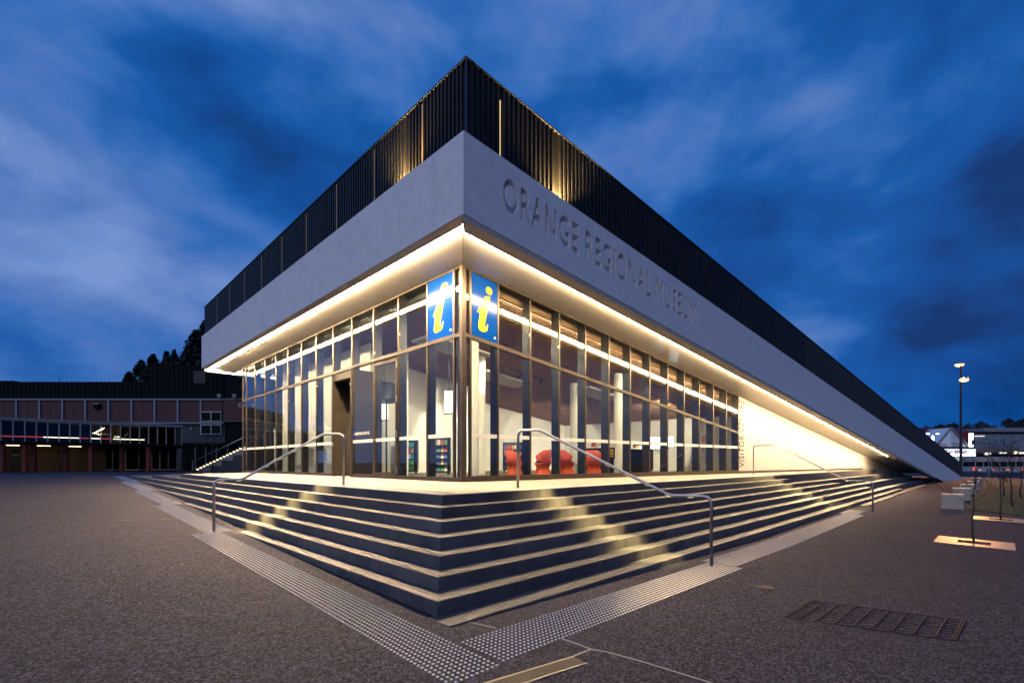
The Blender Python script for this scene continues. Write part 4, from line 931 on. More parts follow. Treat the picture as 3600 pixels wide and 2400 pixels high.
# ---- pale sealant joints
def joint(pts, wdt=0.013):
    P = [gnd(*q_) for q_ in pts]
    for a, b in zip(P, P[1:]):
        d_ = (b - a); d_.z = 0; n_ = Vector((-d_.y, d_.x, 0)).normalized() * wdt / 2; m = MB(); Q = [a - n_, b - n_, b + n_, a + n_]
        m.hexa([(q_.x, q_.y, g(q_.x, q_.y) - 0.01) for q_ in Q], [(q_.x, q_.y, g(q_.x, q_.y) + 0.004) for q_ in Q])
        j = m.build('paving_joint', M_joint); tag(j, kind='structure')
joint([(1975, 2244), (2030, 2262), (2078, 2281), (2130, 2290), (2250, 2322), (2380, 2362), (2560, 2418)], 0.012)
joint([(2078, 2281), (2018, 2304)], 0.014); joint([(1545, 2172), (1650, 2186), (1742, 2206)], 0.009); joint([(415, 1827), (520, 1826), (645, 1822)], 0.012)
# ---- fallen leaves
M_dl = mat('dry_leaf', (0.16, 0.075, 0.03), 0.8)
for k, (px, py) in enumerate(((490, 1773), (466, 1878), (2380, 1700), (1706, 1701), (1690, 1702), (2960, 1800), (640, 1985), (2310, 1930), (1980, 2120), (900, 2120), (3080, 1985))):
    p = gnd(px, py) if py > 1710 else onz(px, py, -0.012); m = MB(); a = random.uniform(0, 6); s_ = random.uniform(0.025, 0.04)
    q = [(0, -1.5, 0.003), (0.6, -0.4, 0.012), (0.45, 0.8, 0.016), (0, 1.6, 0.006), (-0.5, 0.7, 0.018), (-0.6, -0.5, 0.010)]
    P = [Vector((math.cos(a) * x * s_ - math.sin(a) * y * s_, math.sin(a) * x * s_ + math.cos(a) * y * s_, z)) + p for x, y, z in q]
    m.prism(P, (0, 0, 0.0015)); tag(m.build('fallen_leaf', M_dl), 'small dry brown leaf lying on the paving', 'leaf', 'fallen leaves on the paving')

# ---- concrete seat blocks along the lawn
b0 = gnd(3310, 1786); hb = 0.54
bd_ = (Fv + Rv * 0.918).normalized(); bw_ = (Rv - Fv * 0.918).normalized(); kk = (3388 - 1800) / FPX; dd_ = b0 - CAM
sw = (kk * dd_.dot(Fv) - dd_.dot(Rv)) / (bw_.dot(Rv) - kk * bw_.dot(Fv))
def seat_block(p, label):
    root = thing('seat_block', label, 'seat block', tuple(p), 'concrete seat blocks along the lawn')
    MB().obox(p, bw_, bd_, Uv, 0.0, sw, 0.0, sw, -0.2, hb - 0.09).build('body', M_conc, root, bevel=0.012)
    MB().obox(p, bw_, bd_, Uv, -0.012, sw + 0.012, -0.012, sw + 0.012, hb - 0.085, hb).build('cap', mat('pale_concrete_cap', (0.46, 0.43, 0.39), 0.55, noise=(8, 0.15)), root, bevel=0.01)
labs = ('concrete seat block at the near end of the row, by the lawn corner', 'concrete seat block second from the near end of the row', 'concrete seat block third, in the middle of the row', 'concrete seat block fourth from the lawn corner', 'concrete seat block at the far end of the row, nearest the street')
for k, (px, py, dep) in enumerate(((3310, 1786, None), (3350, 1713, 22.4), (3376, 1700, 26.3), (3396, 1690, 30.4), (3416, 1679, 36.7))):
    if dep is None: p = b0
    else:
        p = at(px, py, dep); p.z = g(p.x, p.y)
    seat_block(p, labs[k])
# ---- lawn
lw = [gnd(3398, 1792), gnd(3600, 1813), gnd(3900, 1850)]
ex1 = at(3460, 1680, 42); ex2 = at(6000, 1680, 42)
P = [lw[0], lw[1], lw[2], Vector((22, -40, 0)), Vector((60, -50, 0)), Vector((62, -11, 0)), ex1]
m = MB(); Q = [Vector((p.x, p.y, g(p.x, p.y) - 0.03)) for p in P]; n = len(Q)
m.add(Q + [q + Vector((0, 0, 0.055)) for q in Q], [tuple(range(n, 2 * n))] + [(i, (i + 1) % n, n + (i + 1) % n, n + i) for i in range(n)]); tag(m.build('lawn', M_grass), kind='structure')
m = MB(); random.seed(3)
def inside(x, y):
    c = False
    for i in range(n):
        a, b = P[i], P[(i + 1) % n]
        if (a.y > y) != (b.y > y) and x < (b.x - a.x) * (y - a.y) / (b.y - a.y) + a.x: c = not c
    return c
cnt = 0
while cnt < 14000:
    x, y = 15 + 30 * random.random() ** 1.6, -8 - 9 * random.random()
    if not inside(x, y): continue
    cnt += 1; z = g(x, y) + 0.022; a = random.uniform(0, 6.28); h_ = random.uniform(0.02, 0.05); w_ = 0.006
    dx, dy = math.cos(a) * w_, math.sin(a) * w_; q = len(m.v); lx, ly = random.uniform(-0.02, 0.02), random.uniform(-0.02, 0.02)
    m.v += [(x - dx, y - dy, z), (x + dx, y + dy, z), (x + lx, y + ly, z + h_)]; m.f.append((q, q + 1, q + 2))
tag(m.build('grass_blades', M_grass), 'short dark green grass of the lawn beside the seat blocks', 'grass', kind='stuff')
# ---- young bare trees, two of them in steel surrounds
def bare_tree(p, h, label, seed, lean=(0.04, 0.02), spread=0.5, tr=0.03, dens=9, start=0.45, group='bare young trees'):
    rnd = random.Random(seed); root = thing('bare_young_tree', label, 'tree', tuple(p), group)
    top = []; n = 7
    for k in range(n + 1):
        t = k / n; top.append(p + Vector((lean[0] * h * t + rnd.uniform(-1, 1) * 0.015 * h * (t > 0), lean[1] * h * t + rnd.uniform(-1, 1) * 0.015 * h * (t > 0), h * t * 0.86)))
    MB().tube(top, [tr * (1 - 0.78 * k / n) for k in range(n + 1)], 7).build('trunk', M_bark, root, smooth=True)
    m = MB()
    def limb(b, d, l, r, lev):
        pts = [b]; dd = d.copy()
        for k in range(4):
            dd = (dd + Vector((rnd.uniform(-.3, .3), rnd.uniform(-.3, .3), rnd.uniform(-.05, .3)))).normalized(); pts.append(pts[-1] + dd * l / 4)
        m.tube(pts, [r, r * .8, r * .6, r * .42, r * .2], 5)
        if lev < 2:
            for k in range(4 if lev == 0 else 3):
                q = pts[rnd.randint(1, 4)]; limb(q, (dd + Vector((rnd.uniform(-1, 1), rnd.uniform(-1, 1), rnd.uniform(-.3, .7)))).normalized(), l * rnd.uniform(.4, .65), r * .5, lev + 1)
    for k in range(dens):
        t = start + (1 - start) * (k + rnd.random()) / dens; i = min(n - 1, int(t * n)); b = top[i].lerp(top[i + 1], t * n - i); a = rnd.uniform(0, 6.28)
        limb(b, Vector((math.cos(a), math.sin(a), rnd.uniform(0.2, 0.9))).normalized(), spread * h * rnd.uniform(.3, .6), tr * .26, 0)
    m.build('branches', M_bark, root)
    return root
M_plate = mat('steel_tree_surround', (0.30, 0.25, 0.19), 0.42, 0.25, noise=(10, 0.15))
def surround(c, half, label):
    root = thing('tree_surround', label, 'tree surround', tuple(c), 'steel tree surrounds')
    X_, Y_ = Vector((1, 0, 0)), Vector((0, 1, 0)); r0 = half * 0.42
    for (a0, a1, b0_, b1_) in ((-half, half, -half, -r0), (-half, half, r0, half), (-half, -r0, -r0 + .004, r0 - .004), (r0, half, -r0 + .004, r0 - .004)):
        on_g(c, X_, Y_, a0, a1, b0_, b1_, 0.0, 0.016, 'plate', M_plate, root)
    on_g(c, X_, Y_, -r0, r0, -r0, r0, 0.001, 0.006, 'mulch', M_mulch, root)
t1 = gnd(3424, 1908); t2 = gnd(3518, 1826)
surround(t1, 0.62, 'square steel tree surround lit orange around the nearer bare tree'); surround(t2, 0.62, 'square steel tree surround around the bare tree by the lawn')
bare_tree(t1, 2.15, 'bare young tree standing in the orange lit steel surround', 5, (-0.03, 0.0), 0.5, 0.022, 11, 0.42)
bare_tree(t2, 2.0, 'bare young tree standing in the steel surround by the lawn', 8, (0.02, 0.01), 0.6, 0.026, 12, 0.5)
for k, (px, dep, h_, lab) in enumerate(((3560, 19, 3.0, 'bare young tree on the lawn with a twiggy crown'), (3530, 25, 3.2, 'bare young tree further back on the lawn'), (3590, 24, 3.0, 'bare young tree on the lawn towards the street'))):
    p = at(px, 1700, dep); p.z = g(p.x, p.y); bare_tree(p, h_, lab, 20 + k, (0.02, 0.02), 0.55, 0.035, 13, 0.3)
# ================================================================== LEFT: the hall across the plaza
DM = 54.0; ZG = -0.33
def pm(px, py, d=DM): return at(px, py, d)
def slab(px0, px1, py0, py1, d0, d1, name, mt, parent, z0=None, z1=None):
    """upright block facing the camera: photo rectangle at depth d0, back at depth d1"""
    a = at(px0, py1, d0); b = at(px1, py0, d0); w_ = (px1 - px0) / FPX * d0
    za = a.z if z0 is None else z0; zb = b.z if z1 is None else z1
    return MB().obox((a.x, a.y, 0), Rv, Fv, Uv, 0, w_, 0, d1 - d0, za, zb).build(name, mt, parent)
hp = at(300, 1650, DM); hp.z = ZG
hall = thing('civic_hall', 'long two storey hall with dark brick panels and a flat dark roof', 'building', tuple(hp))
slab(-700, 790, 1403, 1655, DM + 0.3, DM + 12, 'wall', M_render, hall, z0=ZG - 0.3)
slab(790, 1150, 1290, 1655, DM + 0.32, DM + 12, 'wall', M_roofd, hall, z0=ZG - 0.3)
px = -105 - 81.1 * 7; pan = [56 + 81.1 * k for k in range(-9, 9)]
for k, x in enumerate(pan):
    slab(x + 4, x + 77.0, 1408, 1482 if x < 680 else 1446, DM + 0.1, DM + 0.34, 'brick_panel', M_brick, hall)
    slab(x - 3.2, x + 3.2, 1406, 1488, DM - 0.05, DM + 0.34, 'pilaster', M_pil, hall)
    slab(x + 39.5, x + 40.5, 1408, 1482 if x < 680 else 1446, DM + 0.07, DM + 0.12, 'panel_joint', M_render, hall)
slab(-700, 785, 1400.5, 1406, DM - 0.1, DM + 0.4, 'parapet_rail', M_pil, hall)
slab(-700, 785, 1483, 1489, DM - 0.08, DM + 0.4, 'string_course', M_pil, hall)
# ribbed dark roof screens
def screen_wall(px0, px1, py0, py1, d, name):
    a = at(px0, py1, d); b = at(px1, py0, d); m = MB(); w_ = (px1 - px0) / FPX * d; n = int(w_ / 0.5)
    m.obox((a.x, a.y, 0), Rv, Fv, Uv, 0, w_, 0.06, 3.0, a.z, b.z)
    for k in range(n): m.obox((a.x, a.y, 0), Rv, Fv, Uv, k * w_ / n, (k + 0.5) * w_ / n, 0, 0.06, a.z, b.z + 0.04)
    return m.build(name, M_roofd, hall)
screen_wall(-700, 530, 1342, 1400, DM + 2.5, 'roof_screen'); screen_wall(528, 785, 1286, 1401, DM + 2.0, 'roof_screen')
screen_wall(-60, 50, 1338, 1343, DM + 4, 'roof_vent')
slab(680, 722, 1303, 1347, DM + 1.9, DM + 2.05, 'louvre', M_dark, hall)
MB().tube([at(210, 1345, DM + 3), at(210, 1331, DM + 3)], 0.03, 6).build('aerial', M_dark, hall)
for k in range(2):
    y0_, y1_ = ((1446, 1481), (1491.5, 1526))[k]
    wn = slab(704, 777, y0_, y1_, DM - 0.02, DM + 0.36, 'window', M_alu, hall)
    for j in range(2): slab(707 + 35.5 * j, 739 + 35.5 * j, y0_ + 2.5, y1_ - 2.5, DM - 0.05, DM - 0.025, 'pane', M_void, wn)
slab(668, 677, 1504, 1510, DM + 0.1, DM + 0.36, 'wall_vent', M_pil, hall)
slab(328, 346, 1418, 1436, DM - 0.25, DM + 0.2, 'air_unit', M_roofd, hall); slab(327, 347, 1416, 1420, DM - 0.3, DM + 0.2, 'air_unit_cap', M_pil, hall)
for x in (769, 822): slab(x - 6, x + 6, 1384, 1396, DM - 0.6, DM - 0.3, 'floodlight', M_pil, hall)
# banner
bn = thing('banner', 'dark red banner with white serif words on the hall wall behind the glass', 'banner', tuple(at(785, 1480, DM)))
slab(785, 960, 1403, 1479, DM - 0.12, DM - 0.04, 'sheet', mat('dark_red_banner', (0.075, 0.010, 0.012), 0.6, noise=(0.7, 0.7)), bn)
slab(783, 962, 1400, 1403, DM - 0.14, DM - 0.02, 'rail', M_pil, bn); slab(783, 962, 1479.5, 1481, DM - 0.14, DM - 0.02, 'rail', M_pil, bn)
for s_, x in (('Co', 836), ('&', 884)):
    o = at(x, 1430, DM - 0.14); mw = frame(o, Rv, Uv, -Fv); text_obj('lettering', s_, 0.62, M_white, mw, bn, 0.004)
# low shop fronts under the first floor, right part
sf = hall
slab(640, 862, 1556, 1566, DM - 0.2, DM + 0.3, 'lintel', M_roofd, sf)
for x in (686, 723, 760, 800, 840): slab(x - 1.2, x + 1.2, 1560, 1651, DM + 0.1, DM + 0.28, 'shopfront_post', M_alu, sf)
slab(640, 862, 1562, 1651, DM + 0.2, DM + 0.29, 'shopfront_glass', M_void, sf)

# ---- glazed veranda in front of it, running parallel to the museum's long side
YV = 46.5
def pv(px, py, y=YV): return ony(px, py, y)
va0 = pv(-60, 1650); vb0 = pv(640, 1650); ZT0, ZT1, ZB1, ZB0 = pv(320, 1480).z, pv(320, 1489).z, pv(320, 1555.5).z, pv(320, 1564).z
vr = thing('glazed_veranda', 'low glazed veranda on red columns in front of the brick hall', 'veranda', (0, YV, ZG))
xv0, xv1 = pv(-700, 1600).x, pv(640, 1600).x
MB().box(xv0, xv1, YV - 0.15, YV + 6.5, ZT1, ZT0).build('roof_edge', M_pil, vr)
MB().box(xv0, xv1 + 0.9, YV - 0.15, YV + 6.5, ZB0, ZB1).build('floor_edge', M_roofd, vr)
MB().box(xv0, xv1, YV + 3.0, YV + 3.1, ZB1, ZT1).build('inner_wall', M_void, vr)
gx = [pv(p_, 1600).x for p_ in (3, 45.5, 87, 127.5, 167.5, 207, 245, 282, 318.5, 354, 389, 423, 457, 490, 522, 553, 584, 615, 638)]
stp = gx[1] - gx[0]; x = gx[0]
while x > xv0 + stp: x -= stp; gx.insert(0, x)
for k, x in enumerate(gx):
    MB().box(x - 0.035, x + 0.035, YV - 0.08, YV, ZB1, ZT1).build('glazing_post', M_alu, vr)
    if k < len(gx) - 1: MB().box(x + 0.037, gx[k + 1] - 0.037, YV - 0.05, YV - 0.038, ZB1 + 0.02, ZT1 - 0.02).build('glass_pane', M_glassd, vr)
# lamps inside the veranda
M_tube = mat('fluorescent_tube', (1, 1, 0.9), 0.4, emis=(1.0, 0.95, 0.62), estr=7)
M_tuber = mat('red_neon_tube', (1, 0.2, 0.2), 0.4, emis=(1.0, 0.10, 0.12), estr=1.6)
ztu = pv(250, 1537).z
for p0_, p1_, mt in ((152, 278, M_tube), (318, 352, M_tube), (398, 508, M_tube), (0, 150, M_tuber), (285, 312, M_tuber), (355, 392, M_tuber)):
    a, b = pv(p0_, 1537, YV + 0.9).x, pv(p1_, 1537, YV + 0.9).x
    MB().tube([(a, YV + 0.9, ztu), (b, YV + 0.9, ztu)], 0.035, 6).build('tube_lamp', mt, vr)
MB().lathe((pv(402, 1600, YV + 2).x, YV + 2.0, ZB1), [(0.45, 0), (0.45, ZT1 - ZB1)], 16).build('inner_column', M_tan, vr)
# columns and the ground floor behind them
for p_ in (8, 88, 230, 320, 428, 522, 118): 
    y_ = YV + (1.6 if p_ in (118, 230, 428) else 0.4); c = pv(p_, 1640, y_)
    MB().lathe((c.x, y_, ZG - 0.1), [(0.21, 0), (0.21, ZB0 - ZG + 0.1)], 18).build('column', M_redcol, vr)
yb = YV + 6.0
x0_, x1_ = xv0, pv(372, 1600, yb).x
MB().box(x0_, x1_, yb, yb + 0.3, ZG - 0.2, ZB0).build('back_wall', M_tan, vr)
for p_ in (53, 222): 
    a, b = pv(p_ - 15, 1600, yb).x, pv(p_ + 16, 1600, yb).x; dz = pv(p_, 1580, yb).z
    d_ = MB().box(a, b, yb - 0.06, yb - 0.002, ZG, dz).build('door', M_render, vr); MB().box(a + 0.08, a + 0.14, yb - 0.10, yb - 0.062, ZG + 1.0, ZG + 1.16).build('handle', M_alu, d_)
    MB().box((a + b) / 2 - 0.2, (a + b) / 2 + 0.2, yb - 0.066, yb - 0.062, dz - 0.55, dz - 0.42).build('sign_plate', M_pil, d_)
sx1 = pv(632, 1600, yb - 1.5).x
MB().box(x1_ + 0.01, sx1, yb + 0.1, yb + 0.2, ZG - 0.2, ZB0).build('shopfront_glass', M_void, vr)
for p_ in (396, 441, 488, 533, 562, 592, 622):
    c = pv(p_, 1600, yb).x; MB().box(c - 0.04, c + 0.04, yb - 0.02, yb + 0.098, ZG, ZB0 - 0.3).build('shopfront_post', M_alu, vr)
MB().box(x1_ + 0.02, sx1, yb - 0.01, yb + 0.097, ZG, ZG + 0.12).build('shopfront_sill', M_alu, vr)
# a lit soffit lamp over the walkway
M_sl = mat('soffit_lamp', (1, 0.9, 0.7), 0.4, emis=(1.0, 0.78, 0.40), estr=5)
for p_ in (40, 150, 260): 
    c = pv(p_, 1600, yb - 1.6).x; MB().box(c - 0.5, c + 0.5, yb - 1.75, yb - 1.6, ZB0 - 0.05, ZB0 - 0.004).build('soffit_lamp', M_sl, vr)
# ---- outside stair with lit treads behind the museum's far end
sp = onz(690, 1652, ZG); sp.z = ZG
stair = thing('outdoor_stair', 'dark outdoor stair with lit treads rising beside the hall', 'stair', tuple(sp))
depS = (sp - CAM).dot(Fv); ns = 15; run = 0.345; ris = 0.165
M_tl = mat('tread_light', (1, 0.9, 0.6), 0.5, emis=(1.0, 0.82, 0.42), estr=2.2)
for k in range(ns):
    MB().obox(sp, Rv, Fv, Uv, k * run, (ns + 3) * run, 0, 2.2, k * ris - 0.1 if k == 0 else k * ris, (k + 1) * ris - 0.003).build('stair_tread', M_conc, stair)
    MB().obox(sp, Rv, Fv, Uv, k * run + 0.02, k * run + run * 0.75, -0.012, -0.002, k * ris + ris * 0.15, k * ris + ris * 0.92).build('tread_light', M_tl, stair)
top = sp + Rv * ns * run + Uv * ns * ris
r0_ = sp - Rv * 0.3 - Fv * 0.15
MB().tube([r0_, r0_ + Uv * 1.0, r0_ + Rv * 0.35 + Uv * 1.0, sp - Fv * 0.15 + Rv * 0.3 + Uv * 1.15, top - Fv * 0.15 + Uv * 1.0, top - Fv * 0.15 + Rv * 2 + Uv * 1.0], 0.04, 8).build('handrail', M_steel, stair)
MB().obox(sp, Rv, Fv, Uv, 0.5, (ns + 3) * run, -0.10, -0.014, -0.1, 0.02).build('kerb', M_conc, stair)
# planting wall of dark sleepers under the stair
for k in range(4):
    MB().obox(sp - Fv * 0.5, Rv, Fv, Uv, 1.17 * (k + 1) + 0.6, 7.4, 0, 0.32, -0.1 + 0.56 * k, 0.45 + 0.56 * k).build('side_wall_course', mat('dark_block', (0.05, 0.055, 0.065), 0.8, noise=(3, 0.3)), stair)
p = onz(748, 1658, ZG + 0.02); p.z = g(p.x, p.y) if p.x < -3.3 else -0.32
bare_tree(p, 4.2, 'bare young tree standing before the lit outdoor stair', 31, (0.0, 0.0), 0.42, 0.055, 12, 0.32)

# ---- trees behind the hall: dense dark crowns
def crown_tree(p, h, wdt, label, seed, n=2600, leaf=0.45, mt=M_leaf, cone=True, group='dark trees behind the hall', trunk=0.25, lobes=9):
    rnd = random.Random(seed); root = thing('tall_tree', label, 'tree', tuple(p), group)
    MB().tube([p, p + Uv * h * 0.5 + Vector((rnd.uniform(-.3, .3), 0, 0)), p + Uv * h * 0.92], [trunk, trunk * .6, 0.05], 7).build('trunk', M_bark, root)
    m = MB()
    def prof(t):      # crown radius at height fraction t
        return wdt * (min(1, t * 5) * (1 - t) ** 0.75 + 0.04) if cone else wdt * math.sqrt(max(0.02, 1 - (2 * t - 1) ** 2))
    lob = [(rnd.uniform(0, 6.28), rnd.uniform(0, 1), rnd.uniform(.35, 1.3)) for _ in range(lobes * 3)]
    zb_, zs_ = (h * 0.10, h * 0.90) if cone else (h * 0.45, h * 0.55)
    for k in range(n):
        la_, lt, lr = rnd.choice(lob); t = min(1, max(0, lt + rnd.gauss(0, .05))); a = la_ + rnd.gauss(0, .5); q_ = prof(t) * lr * rnd.random() ** 0.45
        q = p + Vector((math.cos(a) * q_, math.sin(a) * q_, zb_ + zs_ * t)); s_ = leaf * rnd.uniform(.4, 1.1); u_ = Vector((rnd.uniform(-1, 1), rnd.uniform(-1, 1), rnd.uniform(-.4, 1.4))).normalized(); v_ = u_.orthogonal().normalized(); o = len(m.v)
        m.v += [tuple(q - u_ * s_), tuple(q + v_ * s_ * .5), tuple(q + u_ * s_), tuple(q - v_ * s_ * .5)]; m.f.append((o, o + 1, o + 2, o + 3))
    m.build('crown', mt, root); return root
tr_ = ((452, 1312, 78, 1.7), (500, 1270, 82, 3.0), (540, 1250, 80, 2.6), (585, 1240, 84, 2.6), (612, 1232, 88, 2.2), (655, 1225, 82, 3.0), (690, 1165, 80, 3.4), (722, 1130, 84, 3.4), (770, 1120, 90, 4))
labs = ('small dark tree at the far left of the row behind the hall', 'dark conifer beside the small one behind the hall', 'dark conifer behind the tall roof screen', 'slim dark conifer behind the roof screen', 'pointed dark conifer next to the slim one', 'broad dark tree behind the louvred roof screen', 'tall ragged dark tree beside the museum end', 'tallest dark tree half hidden by the museum end', 'dark tree hidden mostly by the museum top')
for k, (px_, py_, dep, wd) in enumerate(tr_):
    t_ = at(px_, py_, dep); b_ = Vector((t_.x, t_.y, -0.4)); crown_tree(b_, t_.z + 0.4, wd * 1.7, labs[k], 40 + k, 6500, 0.42, M_leaf, True, lobes=16)
# ================================================================== RIGHT: the street
# road, kerb and footpath across the end of the lawn
ZR = -1.32
rd0 = 78.0
def rdq(d0, d1, l0, l1, z0, z1, name, mt):
    return tag(MB().obox(CAM.xyz * Vector((1, 1, 0)) if False else Vector((CAM.x, CAM.y, 0)), Fv, Rv, Uv, d0, d1, l0, l1, z0, z1).build(name, mt), kind='structure')
gz = g(60, -30)
rdq(72.5, 73.0, 64, 260, -3.0, gz + 0.30, 'kerb', M_kerb)
rdq(73.0, 92.0, 64, 260, -3.0, gz + 0.19, 'road', M_asph)
rdq(92.0, 92.5, 64, 260, -3.0, gz + 0.31, 'kerb', M_kerb)
rdq(92.5, 240.0, 64, 400, -3.0, gz + 0.30, 'forecourt', M_kerb)
ZS = gz + 0.30
def rblock(parent, name, px0, px1, py0, py1, d0, d1, mt, z0=None):
    a = at(px0, py1, d0); b = at(px1, py0, d0); w_ = (px1 - px0) / FPX * d0
    return MB().obox((a.x, a.y, 0), Rv, Fv, Uv, 0, w_, 0, d1 - d0, a.z if z0 is None else z0, b.z).build(name, mt, parent)
def rtext(parent, s, px, py, dep, size, mt, xs=1.0, shear=0.0, off=0.0, space=1.0):
    return text_obj('lettering', s, size, mt, frame(at(px, py, dep), Rv, Uv, -Fv), parent, 0.01, xs=xs, shear=shear, offset=off, space=space)
# ---- car wash with a lit gable
M_cw = mat('white_weatherboard', (0.75, 0.77, 0.80), 0.5); M_cwr = mat('dark_red_roof', (0.16, 0.018, 0.02), 0.6, noise=(3, 0.3))
M_sign = mat('lit_white_sign', (0.9, 0.95, 1), 0.4, emis=(0.78, 0.90, 1.0), estr=1.0); M_signb = mat('lit_edge_tube', (0.9, 0.95, 1), 0.4, emis=(0.80, 0.94, 1.0), estr=5.0)
M_rtxt = mat('red_sign_letter', (0.55, 0.02, 0.02), 0.5); M_dtxt = mat('maroon_sign_letter', (0.16, 0.02, 0.03), 0.5)
CW = 112.0
cw = thing('car_wash', 'white gabled car wash with a red roof and a lit name board', 'building', tuple(at(3345, 1650, CW)))
cw.location.z = ZS
rblock(cw, 'wall', 3250, 3404, 1600, 1668, CW, CW + 9, M_cw, ZS)
rblock(cw, 'bay_opening', 3397, 3428, 1602, 1648, CW - 0.1, CW + 3, mat('blue_bay', (0.05, 0.045, 0.16), 0.5), ZS)
# gable: two faces meeting at a fold, lit and shaded side put into colour
ap = at(3342, 1503, CW - 1.0); bl = at(3283, 1574, CW); br = at(3406, 1574, CW); mid = at(3343, 1574, CW - 1.4)
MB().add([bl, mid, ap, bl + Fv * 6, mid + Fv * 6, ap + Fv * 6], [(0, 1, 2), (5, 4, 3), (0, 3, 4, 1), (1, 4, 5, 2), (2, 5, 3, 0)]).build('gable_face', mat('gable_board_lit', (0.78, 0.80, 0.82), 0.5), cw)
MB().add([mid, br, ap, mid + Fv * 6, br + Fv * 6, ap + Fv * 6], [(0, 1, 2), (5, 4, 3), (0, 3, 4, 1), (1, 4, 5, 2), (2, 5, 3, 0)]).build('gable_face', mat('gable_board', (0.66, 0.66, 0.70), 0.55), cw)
for e_ in (bl, br):
    dv = (ap - e_); n_ = Vector((0, 0, 1)).cross(dv).normalized(); MB().tube([e_ - Fv * 0.2 - dv * 0.04, ap - Fv * 0.2 + dv * 0.0], 0.22, 6).build('barge_board', M_pil, cw)
for (x0, x1) in ((3284, 3340), (3346, 3418)):
    a, b = at(x0, 1574, CW + 3), at(x1, 1517, CW + 3); MB().obox((a.x, a.y, 0), Rv, (Fv * 0.9 + Uv * 0.25).normalized(), Uv, 0, (x1 - x0) / FPX * CW, 0, 5, a.z, b.z).build('roof', M_cwr, cw)
rblock(cw, 'name_board', 3310, 3430, 1577, 1595, CW - 3, CW - 2.5, M_sign); rblock(cw, 'lit_tube', 3310, 3430, 1595.5, 1601.5, CW - 3.1, CW - 2.6, M_signb)
rblock(cw, 'canopy_roof', 3296, 3428, 1570, 1576, CW - 3.2, CW + 3, M_roofd)
rblock(cw, 'lit_corner_post', 3412, 3422, 1522, 1572, CW - 1, CW - 0.6, M_signb); rblock(cw, 'vent_box', 3418, 3426, 1545, 1563, CW - 1.2, CW - 0.3, M_dark)
rtext(cw, "Pete's Car Wash", 3268, 1594.0, CW - 3.06, 1.22, M_rtxt, 1.02, 0.12, 0.02)
rtext(cw, "Pete's", 3302, 1566, CW - 1.5, 0.85, M_rtxt, 0.9); rtext(cw, "Pete's", 3351, 1564, CW - 1.5, 0.95, M_dtxt, 0.9)
rtext(cw, "Car Wash", 3301, 1574, CW - 1.5, 0.75, M_rtxt, 0.8); rtext(cw, "Car Wash", 3349, 1574, CW - 1.5, 0.8, M_dtxt, 0.8)
for x in (3352, 3382): rblock(cw, 'wall_post', x - 1.5, x + 1.5, 1602, 1660, CW - 0.3, CW, M_pil, ZS)
# ---- gym building
AF = 150.0
af = thing('gym_building', 'long low grey shop building with raised letters ANYTIME FITNESS', 'building', tuple(at(3520, 1650, AF))); af.location.z = ZS
rblock(af, 'wall', 3424, 3760, 1524, 1660, AF, AF + 20, mat('blue_grey_cladding', (0.20, 0.22, 0.26), 0.6, noise=(0.4, 0.2)), ZS)
rblock(af, 'roof_edge', 3424, 3760, 1517, 1524, AF - 0.3, AF + 20, M_roofd)
rblock(af, 'upper_wall', 3460, 3760, 1503, 1517, AF + 10, AF + 22, mat('pale_shed', (0.26, 0.25, 0.27), 0.7))
M_raised = mat('raised_letter', (0.34, 0.36, 0.40), 0.45)
rtext(af, 'ANYTIME', 3430, 1547, AF - 0.3, 1.25, M_raised, 1.35, 0, 0.03, 1.05); rtext(af, 'FITNESS', 3430, 1556, AF - 0.3, 1.0, M_raised, 1.55, 0, 0.03, 1.05)
rblock(af, 'awning', 3424, 3570, 1566, 1576, AF - 4, AF, mat('corrugated_awning', (0.20, 0.2, 0.22), 0.5)); rblock(af, 'awning_fascia', 3424, 3566, 1576, 1589, AF - 4.1, AF - 3.9, mat('brown_fascia', (0.22, 0.15, 0.13), 0.6))
rblock(af, 'awning', 3580, 3760, 1572, 1584, AF - 4, AF, M_pil)
for x0, x1, y0, y1 in ((3464, 3474, 1591, 1598), (3475, 3484, 1591, 1596), (3516, 3540, 1589, 1593), (3566, 3576, 1576, 1595), (3580, 3640, 1589, 1594), (3428, 3462, 1531.5, 1533.0)): rblock(af, 'lit_window', x0, x1, y0, y1, AF - 0.25, AF - 0.05, mat('lit_shop_window', (1, .95, .8), .5, emis=(1.0, 0.92, 0.72), estr=1.6))
rblock(af, 'dark_shopfront', 3424, 3760, 1596, 1648, AF - 0.1, AF, M_void)
# ---- bus standing at the far kerb
BD = 88.0
bus = thing('bus', 'pale pink and white bus standing at the far kerb', 'bus', tuple(at(3520, 1660, BD))); bus.location.z = ZS - 0.1
a = at(3428, 1662, BD); zb = ZS - 0.12 
wb = 12.0
def bb(name, l0, l1, d0, d1, z0, z1, mt, par=bus): return MB().obox((a.x, a.y, zb), Rv, Fv, Uv, l0, l1, d0, d1, z0, z1).build(name, mt, par)
M_bus = mat('pale_bus_paint', (0.55, 0.42, 0.40), 0.35, coat=0.4)
bb('lower_body', 0, wb, 0, 2.5, 0.35, 1.35, mat('white_bus_paint', (0.5, 0.46, 0.44), 0.35, coat=0.4)); bb('window_band', 0.06, wb - 0.06, 0.05, 2.45, 1.35, 2.25, M_void); bb('roof', 0, wb, 0, 2.5, 2.25, 3.15, M_bus)
for k in range(9): bb('window_pillar', 0.02 + k * (wb - 0.14) / 8, 0.14 + k * (wb - 0.14) / 8, -0.005, 0.06, 1.34, 2.26, M_bus)
